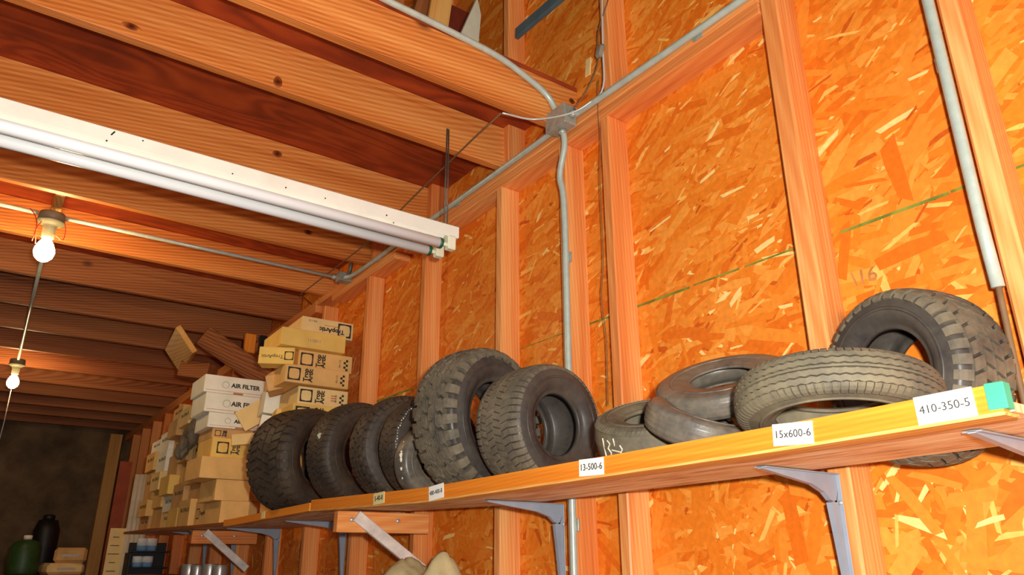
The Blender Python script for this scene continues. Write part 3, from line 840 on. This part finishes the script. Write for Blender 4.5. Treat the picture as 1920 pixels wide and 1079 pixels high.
# fluorescent strip light
FY = 2.13
fr = tag(empty('fluorescent_light', (.05, FY + .05, CAMZ + 1.12)), 'white two-tube fluorescent strip light hanging below the joists', 'light')
e0 = ony(862, 426, FY); x1 = e0.x; zt_ = e0.z
ch = 0.046
x0 = x1 - 2.44
box('channel', (x0, FY, zt_ - ch), (x1, FY + .105, zt_), 'white_enamel', fr, 0.003)
poly_prism('reflector', [(-.052, 0), (.052, 0), (.03, -.022), (-.03, -.022)], -1.16, 1.16, 'white_enamel', fr, ((x0 + x1)/2, FY + .055, zt_ - ch + .001), (0, 0, R_(90)))
for j, dy in enumerate((.008, .092)):
    zc = zt_ - ch - .034
    ft = tube('fluorescent_tube', [(x0 + .08, FY + dy, zc), (x1 - .082, FY + dy, zc)], .019, 'tube_glass', fr, 16)
    tube('end_cap', [(x1 - .082, FY + dy, zc), (x1 - .070, FY + dy, zc)], .0195, 'green_cap', ft, 16)
    tube('end_cap', [(x0 + .07, FY + dy, zc), (x0 + .08, FY + dy, zc)], .0195, 'green_cap', ft, 16)
    tube('tube_pin', [(x1 - .07, FY + dy, zc), (x1 - .045, FY + dy, zc)], .008, 'socket_plastic', ft, 8)
    box('lampholder', (x1 - .05, FY + dy - .015, zc - .018), (x1 - .016, FY + dy + .015, zt_ - ch + .001), 'socket_plastic', fr, 0.004)
for px, py, hh2 in ((212, 250, .016), (200, 264, .005), (268, 264, .004), (436, 326, .004), (536, 352, .005), (610, 372, .004), (725, 404, .006), (738, 418, .004)):
    q_ = ony(px, py, FY - .0006)
    obox('scuff_mark', (.004, .001, hh2), (q_.x, q_.y, min(q_.z, zt_ - .006)), (0, .5, 0), 'black_thing', fr, 0)
hb = ony(836, 411, FY + .05); ht = ony(840, 242, FY + .03)
for dx in (-.007, .007):
    tube('hanger', [(hb.x + dx, FY + .05, zt_), (ht.x + dx*.5, FY + .03, min(ht.z, ZJ + .15))], .0028, 'dark_metal', fr, 6)
tube('hanger', [(x0 + .4, FY + .05, zt_), (x0 + .4, FY + .03, ZJ + .05)], .0028, 'dark_metal', fr, 6)

# loose wires
pts = [onx(1128, -60, XS - .006), onx(1130, 80, XS - .006), onx(1131, 163, XS - .006)]
pts += [onx(1105, 193, 1.47), onx(1065, 214, 1.43)] + [Vector((ony(1000, 224, 1.79).x, 1.79, ony(1000, 224, 1.79).z)), ony(942, 212, 1.80)]
o = tube('loose_wire', pts, .0036, 'copper_wire', None, 7, 5); tag(o, 'white wire drooping from the upper stud to the first joist', 'wire', 'loose wires')
pts = [ony(939, 213, 1.80), onz(890, 258, ZJ - .004), onz(800, 345, ZJ - .004), onz(690, 455, ZJ - .004), onz(563, 553, ZJ - .004), onz(588, 574, ZJ - .01)]
o = tube('loose_wire', pts, .0034, 'dull_wire', None, 7, 0); tag(o, 'thin grey wire stretched under the joists behind the strip light', 'wire', 'loose wires')
pts = [onx(1122, 150, XS - .005), onx(1121, 215, XS - .006), onx(1126, 260, XS - .005), onx(1125, 340, XS - .004), onx(1131, 480, XS - .004), onx(1128, 560, XS - .004), onx(1137, 640, XS - .004), onx(1140, 760, XS - .004)]
o = tube('loose_wire', pts, .0018, 'dull_wire', None, 6, 5); tag(o, 'thin brown wire hanging down along the wall beside the conduit stud', 'wire', 'loose wires')
pts = [onx(1140, 0, XS - .006), onx(1122, 60, XS - .006), onx(1121, 118, XS - .004), onx(1100, 170, XS - .02), onx(1075, 205, 1.46)]
o = tube('loose_wire', pts, .0026, 'dull_wire', None, 6, 5); tag(o, 'short brown wire looped above the square junction box', 'wire', 'loose wires')
p = onx(1103, 126, XW - .006)
tag(obox('note_card', (.006, .03, .075), p, (.12, 0, 0), 'kraft_pale'), 'small yellow card stuck on the wall above the junction box', 'card')
tag(put('dried_mud_nest', box_mesh('dried_mud_nest', (.02, .035, .05), .008), 'grey_cloth', None, onx(1125, 96, XS - .01), (.3, 0, 0)), 'small crusty mud nest on the upper stud', 'nest')

# loft items
pa, pb_ = onx(969, 64, XS - .01), onx(1060, -14, XS - .01)
beam('metal_rail', pa, pb_ + (pb_ - pa)*.8, .02, .05, 'slate_rail', None, .003)
tag(bpy.data.objects['metal_rail'], 'blue-grey metal rail leaning on the upper wall', 'rail')
def loft_panel(name, px, yv, wx, label, mat, lean, cat):
    p = ony(px, 40, yv)
    o = obox(name, (wx, .02, .9), (p.x, yv, ZT + .02 + .45), (0, lean, 0), mat, None, .002)
    return tag(o, label, cat)
poly_prism('pale_panel', [(-.14, 0), (.02, 0), (.05, .42), (.03, .5)], -.008, .008, 'pale_panel', None, (ony(880, 60, 2.1).x, 2.1, ZT + .02))
tag(bpy.data.objects['pale_panel'], 'pale pointed board offcut standing in the loft', 'board')
loft_panel('loft_board', 818, 2.35, .10, 'tan board standing in the loft behind the first joist', 'pale_wood_Z', .1, 'board')
loft_panel('loft_board', 850, 2.6, .30, 'dark red panel standing in the loft behind the pale offcut', 'loft_red', 0, 'board')
loft_panel('loft_board', 780, 2.5, .12, 'dark brown board at the left of the loft opening', 'brown_wood_Z', 0.2, 'board')

# ------------------------------------------------------------------ cartons
def logo(parent, M, s):
    """square printed badge with a pale centre"""
    bm = bmesh.new()
    def ring(a, b, z):
        o = [bm.verts.new((x*a, y*a, z)) for x, y in ((-1, -1), (1, -1), (1, 1), (-1, 1))]
        # inner: rounded filter outline
        K = 24; inn = []
        for k in range(K):
            t = 2*math.pi*k/K + math.pi/4*5; rr = b*(1.0 + .10*math.cos(4*t + math.pi) + .05*math.cos(8*t))
            inn.append(bm.verts.new((rr*math.cos(t), rr*math.sin(t), z)))
        for q_ in range(4):
            for k in range(6):
                i0, i1 = inn[(q_*6 + k) % K], inn[(q_*6 + k + 1) % K]
                bm.faces.new((o[q_], i1, i0)) if k < 3 else bm.faces.new((o[(q_+1) % 4], i1, i0))
            bm.faces.new((o[q_], o[(q_+1) % 4], inn[(q_*6 + 3) % K]))
    ring(s, s*.88, 0.0)
    bmesh.ops.recalc_face_normals(bm, faces=bm.faces)
    child_local('logo_print', bm_mesh(bm, 'logo_print'), 'ink', parent, M)
def face_M(o_size, face, u, v):
    """matrix placing XY-plane print on the -Y ('front') or -X ('side') face at (u right, v up) from the face centre"""
    sx, sy, sz = o_size
    if face == 'front':
        return Matrix(((1, 0, 0, u), (0, 0, -1, -sy/2 - .0006), (0, 1, 0, v), (0, 0, 0, 1)))
    return Matrix(((0, 0, -1, -sx/2 - .0006), (-1, 0, 0, -u), (0, 1, 0, v), (0, 0, 0, 1)))
def checker(parent, M, s):
    bm = bmesh.new()
    for i, (a, b) in enumerate(((1, 2), (0, 1), (1, 0), (0, -1), (1, -2))):
        vs_ = [bm.verts.new(((a - .5 + x)*s, (b + yv)*s, 0)) for x, yv in ((-.5, -.5), (.5, -.5), (.5, .5), (-.5, .5))]
        bm.faces.new(vs_)
    child_local('checker_print', bm_mesh(bm, 'checker_print'), 'ink', parent, M)
Rz = lambda a: Matrix.Rotation(a, 4, 'Z')
def txt(parent, s, size, M, mat='ink', bold=0.0):
    child_local('lettering', text_mesh(s, size, bold), mat, parent, M)
def carton(label, lo, hi, mat, style=None, yaw=0.0, group='cartons stacked on the far shelf'):
    lo, hi = Vector(lo), Vector(hi); sz = hi - lo
    bm = bmesh.new(); bmesh.ops.create_cube(bm, size=1.0); bmesh.ops.scale(bm, vec=sz, verts=bm.verts)
    bmesh.ops.bevel(bm, geom=list(bm.edges), offset=.0015, segments=1, affect='EDGES')
    o = put('filter_carton', bm_mesh(bm, 'filter_carton'), mat, None, (lo + hi)/2, (0, 0, yaw))
    tag(o, label, 'carton', group)
    h = sz.z; w = sz.x
    F = lambda u, v: face_M(sz, 'front', u, v)
    if style == 'trop':
        s = h*.36
        logo(o, F(-w/2 + s*1.35, 0), s)
        txt(o, 'Trop\nArtic', h*.36, F(-w/2 + s*2.6 + h*.36, 0) @ Rz(R_(90)), bold=.0012)
        txt(o, 'PA-115', h*.15, F(w/2 - h*.72, 0) @ Rz(R_(90)))
        checker(o, F(w/2 - h*.38, -h*.05), h*.13)
    elif style == 'trop_inv':
        s = h*.40
        logo(o, F(w/2 - s*1.3, 0), s)
        txt(o, 'TropArtic', h*.36, F(w*.08, -h*.10) @ Rz(math.pi), bold=.0012)
        txt(o, 'PA-115', h*.16, F(-w*.30, h*.3) @ Rz(math.pi))
        child_local('printed_line', box_mesh('printed_line', (w*.3, .0004, h*.03), 0), 'red_ink', o, Matrix.Translation((w*.08, -sz.y/2 - .0003, h*.15)))
    elif style == 'trop_small':
        s = h*.30
        logo(o, F(-w/2 + s*1.9, 0), s)
        txt(o, 'Trop\nArtic', h*.30, F(-w/2 + s*4.1, 0) @ Rz(R_(90)), bold=.001)
    elif style == 'air':
        txt(o, 'AIR FILTER', h*.34, F(w*.17, 0), bold=.0012)
        logo_ring = lathe_mesh('emblem_print', [(h*.20, 0), (h*.20, .0003), (h*.17, .0003), (h*.17, 0)], 24, True, False)
        child_local('emblem_print', logo_ring, 'grey_print', o, F(-w*.16, 0))
        me = box_mesh('stain', (w*.16, .0004, h*.10), 0)
        child_local('rust_stain', me, 'rust_stain', o, Matrix.Translation((0.02, -sz.y/2 - .0003, -h*.44)))
        me = box_mesh('red_line', (w*.94, .0004, h*.02), 0)
        child_local('printed_line', me, 'red_ink', o, Matrix.Translation((0.0, -sz.y/2 - .0003, -h*.36)))
    elif style == 'number':
        txt(o, '11/2811', h*.24, F(0, -h*.05), 'faint_ink')
    elif style == 'side':
        Sd = lambda u, v: face_M(sz, 'side', u, v)
        L = sz.y
        logo(o, Sd(-L*.25, 0), min(h, L)*.22)
        txt(o, 'TropArtic', min(h*.25, L*.12), Sd(L*.14, 0), bold=.0006)
    elif style == 'sidetext':
        Sd = lambda u, v: face_M(sz, 'side', u, v)
        txt(o, 'PA-115', min(h*.3, sz.y*.12), Sd(-sz.y*.1, h*.1)); txt(o, 'PA-115', min(h*.3, sz.y*.12), Sd(sz.y*.28, h*.1))
    return o
# tall stack beside the stud: boundaries from the shelf upwards
SZ = CAMZ
def xr(px0, px1, py, yv): return ony(px0, py, yv).x, ony(px1, py, yv).x
rows = [  # label, left px, right px, mid py, top z, bottom z, plane y, depth, mat, style, yaw
 ('topmost carton of the tall stack beside the stud, lettering upside down', 569, 671, 600, 1.160, 1.068, 3.56, .28, 'kraft_pale', 'trop_inv', -.03),
 ('pale plain carton just under the upside-down one', 530, 650, 627, 1.067, .976, 3.50, .30, 'kraft_yellow', 'number', -.02),
 ('lettered carton with checker marks, third from the top of the tall stack', 563, 672, 657, .975, .884, 3.54, .28, 'kraft', 'trop', -.03),
 ('lettered carton pulled out to the left, fourth from the top of the tall stack', 537, 656, 684, .883, .794, 3.50, .30, 'kraft', 'trop', .0),
 ('lettered carton with a faint red stamp, fifth from the top of the tall stack', 562, 655, 717, .788, .700, 3.53, .28, 'kraft_pale', 'trop', -.02),
 ('lettered carton just above the tyres, sixth from the top of the tall stack', 553, 660, 750, .699, .600, 3.51, .28, 'kraft_yellow', 'trop', -.03)]
for lb, a, b, py, zt2, zb2, yv, dp, mt, stl, yw in rows:
    xa, xb = xr(a, b, py, yv)
    oc = carton(lb, (xa, yv, SZ + zb2 + .0005), (min(xb, 1.494), yv + dp, SZ + zt2), mt, stl, yw)
    if 'red stamp' in lb:
        for kz in (-.012, 0, .012): child_local('red_stamp', box_mesh('red_stamp', (.028, .0004, .005), 0), 'red_ink', oc, Matrix.Translation((.055, -dp/2 - .0003, kz)))
zlow = sh(3.7) - SZ
nlow = 4
for i in range(nlow):
    z0 = zlow + (.5995 - zlow)*i/nlow; z1 = zlow + (.5995 - zlow)*(i+1)/nlow
    carton('kraft carton behind the tyres, %s from the bottom of the tall stack' % ['first', 'second', 'third', 'fourth'][i], (1.19 + .01*(i % 2), 3.62, SZ + z0 + .0005), (1.485, 3.84, SZ + z1), 'kraft', None, 0, 'cartons hidden behind the tyres')
txt_o = carton('small yellow carton sticking out to the left of the tall stack', (0, 0, 0), (.17, .10, .085), 'kraft_yellow', None, 0)
pc = ony(537, 663, 3.62); txt_o.location = (pc.x - .045, 3.60, SZ + .93); txt_o.rotation_euler = (0, 0, R_(-28))
sz_ = Vector((.17, .10, .085))
txt(txt_o, 'TropArtic', .026, face_M(sz_, 'front', -.02, -.005) @ Rz(math.pi)); logo(txt_o, face_M(sz_, 'front', .06, 0), .022)
# slanted cartons left of the tall stack
def slanted(label, px, py, yv, size, rot, mat):
    p = ony(px, py, yv)
    o = carton(label, -Vector(size)/2, Vector(size)/2, mat, None, 0); o.location = p; o.rotation_euler = rot; return o
slanted('open kraft carton wedged left of the tall stack', 520, 722, 3.74, (.10, .16, .08), (0, R_(-18), R_(-20)), 'kraft_dull')
slanted('white carton wedged between the two tall stacks', 508, 758, 3.95, (.09, .16, .13), (0, R_(4), R_(-8)), 'carton_white')
slanted('white carton with creased flap below the wedged white carton', 503, 806, 3.95, (.10, .16, .12), (0, R_(6), R_(-14)), 'carton_white')
slanted('yellow carton tilted just above the leftmost tyre', 528, 795, 3.78, (.09, .16, .12), (0, R_(2), R_(-10)), 'kraft_yellow')
slanted('tilted cream carton leaning across the air filter boxes', 474, 780, 4.225, (.15, .035, .12), (0, R_(-34), R_(-18)), 'kraft_pale')
slanted('tilted cream flap carton over the lettered carton', 466, 824, 4.235, (.18, .05, .06), (0, R_(-8), R_(-12)), 'kraft_pale')
# air filter stack
rows2 = [
 ('topmost white air filter box', 384, 499, 716, .960, .860, 4.30, .3, 'carton_white', 'air', .0),
 ('white air filter box, second from the top', 384, 500, 755, .859, .752, 4.30, .3, 'carton_white', 'air', .01),
 ('white air filter box partly covered by a tilted carton, third from the top', 391, 497, 787, .751, .668, 4.30, .3, 'carton_white', 'air', -.01),
 ('thin lettered carton under the white air filter boxes', 398, 475, 810, .667, .612, 4.31, .3, 'kraft_dull', 'trop_small', 0),
 ('lettered carton with square badge, under the thin lettered carton', 396, 475, 838, .611, .505, 4.28, .3, 'kraft_yellow', 'trop_small', .01),
 ('wide blank kraft carton in the middle of the stack', 374, 468, 877, .504, .390, 4.26, .3, 'kraft', None, .03),
 ('blank kraft carton above the bottom one', 402, 468, 918, .389, .278, 4.27, .3, 'kraft', None, .03),
 ('blank kraft carton at the bottom of the stack on the shelf', 412, 466, 958, .277, None, 4.26, .3, 'kraft', None, .02)]
for lb, a, b, py, zt2, zb2, yv, dp, mt, stl, yw in rows2:
    xa, xb = xr(a, b, py, yv)
    zz = (sh(yv + .1) - SZ + .001) if zb2 is None else zb2
    carton(lb, (xa, yv, SZ + zz + .0005), (xb, yv + dp, SZ + zt2), mt, stl, yw)
# cartons along the far shelf, seen from the aisle side
cols2 = [(4.60, .30, .93, [.14, .15, .12, .12, .11, .10]), (4.92, .33, .98, [.16, .10, .12, .16, .14, .12]), (5.27, .30, .95, [.12, .16, .14, .12, .12, .12]),
         (5.60, .33, 1.03, [.11, .11, .13, .15, .12, .12, .1]), (5.96, .32, .90, [.15, .12, .13, .16, .14]), (6.31, .34, .86, [.10, .12, .22, .14, .1])]
mats_c = ['kraft', 'kraft_dull', 'kraft_pale', 'kraft', 'carton_white', 'kraft_dull', 'kraft_yellow']
posn = ['first', 'second', 'third', 'fourth', 'fifth', 'sixth']
lev = ['bottom', 'second', 'third', 'fourth', 'fifth', 'sixth', 'seventh']
rc = random.Random(5)
ncol = {'kraft': 'kraft', 'kraft_dull': 'dull brown', 'kraft_pale': 'pale kraft', 'carton_white': 'off-white', 'kraft_yellow': 'yellowish'}
for ci, (y0, L, ztop, hs) in enumerate(cols2):
    z = sh(y0 + L/2) + .003
    for li, h in enumerate(hs):
        m = mats_c[(ci*3 + li*2) % 7] if li < len(hs) - 1 else ['kraft_dull', 'kraft', 'kraft_pale', 'kraft', 'carton_white', 'carton_white'][ci]
        x0 = 1.105 + rc.uniform(-.02, .05)
        lw = 'top' if li == len(hs) - 1 else lev[li]
        carton('%s carton, %s of the %s column beyond the air filter boxes' % (ncol[m], lw, posn[ci]), (x0, y0 + rc.uniform(0, .012), z), (x0 + .33, y0 + L - rc.uniform(.0, .02), z + h - .001), m,
               rc.choice(['side', 'sidetext', 'sidetext', None]), rc.uniform(-.015, .015))
        z += h
# drooping grey plastic sheet over the cartons
def crumple(name, centre, size, mat, label, cat, seed, stretch):
    bm = bmesh.new(); bmesh.ops.create_icosphere(bm, subdivisions=4, radius=1.0)
    from mathutils import noise
    for v in bm.verts:
        p = v.co.copy(); d = 1 + .35*noise.noise(p*1.7 + Vector((seed, 0, 0))) + .14*noise.noise(p*4.5 + Vector((0, seed, 0)))
        v.co = Vector((p.x*size[0]*d, p.y*size[1]*d, p.z*size[2]*d)); v.co.z += stretch*v.co.y
    o = put(name, bm_mesh(bm, name, True), mat, None, centre); return tag(o, label, cat)
crumple('plastic_bag', onx(372, 800, 1.06), (.05, .20, .085), 'grey_cloth', 'grey crumpled plastic bag hanging over the cartons', 'bag', 3.1, -.35)
crumple('plastic_bag', onx(345, 838, 1.07), (.04, .12, .07), 'grey_cloth', 'small grey crumpled bag below the larger grey bag', 'bag', 8.4, -.2)

# timbers on top of the cartons
def px_beam(label, pa, ya, pb2, yb, w, h, mat, roll=0.0):
    o = beam('timber_offcut', ony(*pa, ya), ony(*pb2, yb), w, h, mat, None, .004, roll=roll); tag(o, label, 'timber', 'timber offcuts above the cartons')
px_beam('thick timber offcut slanting down to the right behind the cartons', (385, 632), 5.0, (505, 716), 4.75, .10, .14, 'brown_wood_X')
_a = ony(350, 636, 4.9)
tag(beam('timber_offcut', _a, _a + Vector((.05, .55, -.02)), .035, .20, 'pale_wood_X', None, .004, roll=R_(-38)), 'board offcut with a pale sawn end pointing at the aisle', 'timber', 'timber offcuts above the cartons')
px_beam('short timber block under the pale-ended board', (345, 693), 5.25, (398, 700), 5.1, .12, .11, 'brown_wood_X')
p = ony(468, 645, 4.9)
tag(obox('wood_block', (.07, .04, .13), p, (0, 0, 0), 'strip_wood_Z', None, .003), 'small bright orange wood block above the air filter boxes', 'wood block')
p = ony(492, 648, 4.9)
tag(obox('wood_block', (.05, .03, .13), p, (0, 0, 0), 'black_thing', None, .003), 'black block standing for a dark slot beside the bright orange wood block', 'wood block')  # solid black piece added in place of a dark slot

# ------------------------------------------------------------------ beyond and below the far shelf
r = None
for i, px in enumerate((247, 256, 265, 274)):
    b = ony(px, 960, 7.6 - .06*i)
    o = tube('plastic_pipe', [(b.x, b.y, 0.0), (b.x + .005, b.y, ony(px, 890, 7.6 - .06*i).z)], .028, 'pvc', None, 12)
    tag(o, 'pale pipe standing upright beyond the cartons, %s from the left' % posn[i], 'pipe', 'upright pipes beyond the cartons')
pp = [ony(228, 895, 9.0), ony(212, 995, 9.0)]
tag(obox('rust_panel', (.12, .02, 1.3), (pp[0].x + .02, 9.0, SZ + .3), (0, 0, 0), 'rust_board', None, .002), 'rust-coloured board standing beyond the pipes', 'board')
LS = SZ - .145
ls = tag(empty('lower_shelf', (1.3, 4, LS)), 'dim lower shelf along the wall under the long shelf', 'shelf')
box('shelf_board', (1.16, 1.95, LS - .03), (XS - .002, 7.0, LS), 'brown_wood_Y', ls, .002)
for yv in (2.0, 3.6, 5.2, 6.9): box('leg', (1.18, yv, 0), (1.22, yv + .06, LS - .03), 'brown_wood_Z', ls, .002)
# canvas sack
def sack():
    bm = bmesh.new(); from mathutils import noise
    bmesh.ops.create_grid(bm, x_segments=40, y_segments=24, size=1.0)
    for v in bm.verts:
        x, yv = v.co.x, v.co.y
        h = (.085)*math.exp(-((x + .30)/.34)**2 - (yv/.7)**2) + .115*math.exp(-((x - .66)/.15)**2 - (yv/.6)**2) + .025*math.exp(-(x/.8)**4 - (yv/.8)**4)
        h += .02*noise.noise(Vector((x*3, yv*3, 0))) + .012*noise.noise(Vector((x*8, yv*8, 2)))
        e = max(0, max(abs(x), abs(yv)) - .86)
        v.co = Vector((yv*.13, -x*.26, max(.001, h + .028 - e*.3)))
    return bm_mesh(bm, 'canvas_sack', True)
o = put('canvas_sack', sack(), 'canvas', None, (1.33, 2.44, LS + .0005)); tag(o, 'crumpled beige canvas sack poking up under the shelf', 'sack')
def can(px, yv, x, r_, h, label, mats):
    z = LS + .001
    e = empty('tin_can', (x, yv, z)); tag(e, label, 'can', 'cans on the lower shelf')
    cb = lathe('can_body', [(r_*.97, 0), (r_, .004), (r_, h - .004), (r_*.97, h)], mats[0], e, (x, yv, z), seg=20)
    lathe('lid', [(r_*.99, h), (r_*.99, h + .005), (r_*.9, h + .006)], mats[1], cb, (x, yv, z), seg=20)
for i, (yv, x, rr, h) in enumerate(((4.6, 1.24, .04, .085), (4.85, 1.25, .045, .09), (5.1, 1.24, .04, .08), (5.35, 1.25, .05, .085))):
    can(0, yv, x, rr, h, 'shiny tin can on the lower shelf, %s from the white-braced support' % posn[i], ('tin', 'tin'))
bench = tag(empty('workbench', (.1, 8.3, SZ - .17)), 'dark workbench across the rear of the shed', 'workbench')
WB = SZ - .165
box('bench_top', (-2.2, 7.9, WB - .05), (.95, 8.7, WB), 'brown_wood_X', bench, .003)
for xx in (-2.15, -.6, .85): box('leg', (xx, 7.95, 0), (xx + .08, 8.05, WB - .05), 'brown_wood_Z', bench, .003)
ob2 = tag(empty('oil_rack', (1.05, 7.15, 0)), 'black rack holding cans beyond the far shelf end', 'rack')
rk = ony(268, 1060, 7.2)
box('rack_panel', (rk.x - .13, 7.19, 0), (rk.x + .16, 7.21, SZ + .1), 'black_thing', ob2, .003)
box('rack_side', (rk.x - .15, 7.02, 0), (rk.x - .13, 7.21, SZ + .02), 'black_thing', ob2, .003)
zs = [ony(268, 1064, 7.1).z, ony(268, 1034, 7.1).z]
for zz in zs: box('rack_tray', (rk.x - .13, 7.02, zz - .012), (rk.x + .16, 7.19, zz), 'black_thing', ob2, .002)
for i, (px, zz) in enumerate(((258, zs[0]), (277, zs[0]), (262, zs[1]), (280, zs[1]))):
    b = ony(px, 1050, 7.1); h = .085 if i < 2 else .10
    e = empty('oil_can', (b.x, 7.1, zz)); tag(e, '%s oil can with blue and white band on the %s tray of the black rack' % ('left' if i % 2 == 0 else 'right', 'lower' if i < 2 else 'upper'), 'can', 'oil cans on the black rack')
    lathe('can_body', [(.04, 0.001), (.04, h*.4), (.04, h*.42)], 'blue_label', e, (b.x, 7.1, zz), seg=18)
    lathe('label_band', [(.041, h*.42), (.041, h*.93), (.038, h)], 'paper', e, (b.x, 7.1, zz), seg=18)
# things on the workbench
b = ony(42, 1060, 8.2)
e = empty('green_jug', (b.x, 8.2, WB)); tag(e, 'green plastic jug standing on the rear workbench', 'jug')
jh = ony(42, 1012, 8.2).z - WB
lathe('jug_body', [(.12, .001), (.125, .02), (.125, jh*.75), (.10, jh*.92), (.04, jh)], 'green_jug', e, (b.x, 8.2, WB), seg=24)
lathe('cap', [(.035, jh), (.035, jh + .03), (.03, jh + .035)], 'white_enamel', e, (b.x, 8.2, WB), seg=16)
for i, (px, pyt, wd, lb) in enumerate(((118, 1048, .30, 'lower pale paper sack on the rear workbench'), (132, 1018, .26, 'upper pale paper sack slumped on the lower one'))):
    b = ony(px, 1050, 8.25); z0 = WB + (.001 if i == 0 else .10)
    z1 = z0 + (.098 if i == 0 else .13)
    o = obox('paper_sack', (wd, .35, z1 - z0), (b.x, 8.25, (z0 + z1)/2), (0, 0, R_(8*(1 - 2*i))), 'kraft_pale' if i == 0 else 'kraft_dull', None, .025)
    tag(o, lb, 'sack', 'paper sacks on the workbench')
    child_local('printed_band', box_mesh('printed_band', (wd*.5, .001, .02), 0), 'grey_print', o, Matrix.Translation((0, -.1755, 0)))
b = ony(88, 1030, 8.4)
e = empty('black_canister', (b.x - .02, 8.55, WB)); tag(e, 'tall black canister beside the green jug', 'canister')
hh = ony(88, 975, 8.45).z - WB
lathe('canister_body', [(.10, .001), (.11, .03), (.11, hh*.8), (.08, hh)], 'black_thing', e, (b.x - .02, 8.55, WB), seg=20)
lathe('canister_cap', [(.05, hh), (.05, hh + .04), (.03, hh + .05)], 'black_thing', e, (b.x - .02, 8.55, WB), seg=16)
b = ony(8, 1010, 8.3)
crumple('cloth_bundle', (b.x - .16, 8.35, WB + .15), (.10, .10, .12), 'kraft_dull', 'dull tan bundle at the left edge of the workbench', 'bundle', 5.5, 0)
p = ony(214, 1042, 7.6)
o = obox('notice_board', (.13, .02, .55), (p.x, 7.6, p.z - .05), (0, 0, 0), 'kraft_pale', None, .002); tag(o, 'pale sheet with handwriting beside the black rack', 'sheet')
for k in range(5):
    child_local('scribble', box_mesh('scribble', (.05 + .02*(k % 3), .0006, .006), 0), 'ink', o, Matrix.Translation((-.01, -.0103, .2 - .07*k)))

_p = onx(1622, 520, XW)
child_local('lettering', text_mesh('\\16', .05), 'rust_stain', wr, Matrix.Translation((-.0035, _p.y, _p.z)) @ Matrix(((0, 0, -1, 0), (-1, 0, 0, 0), (0, 1, 0, 0), (0, 0, 0, 1))))
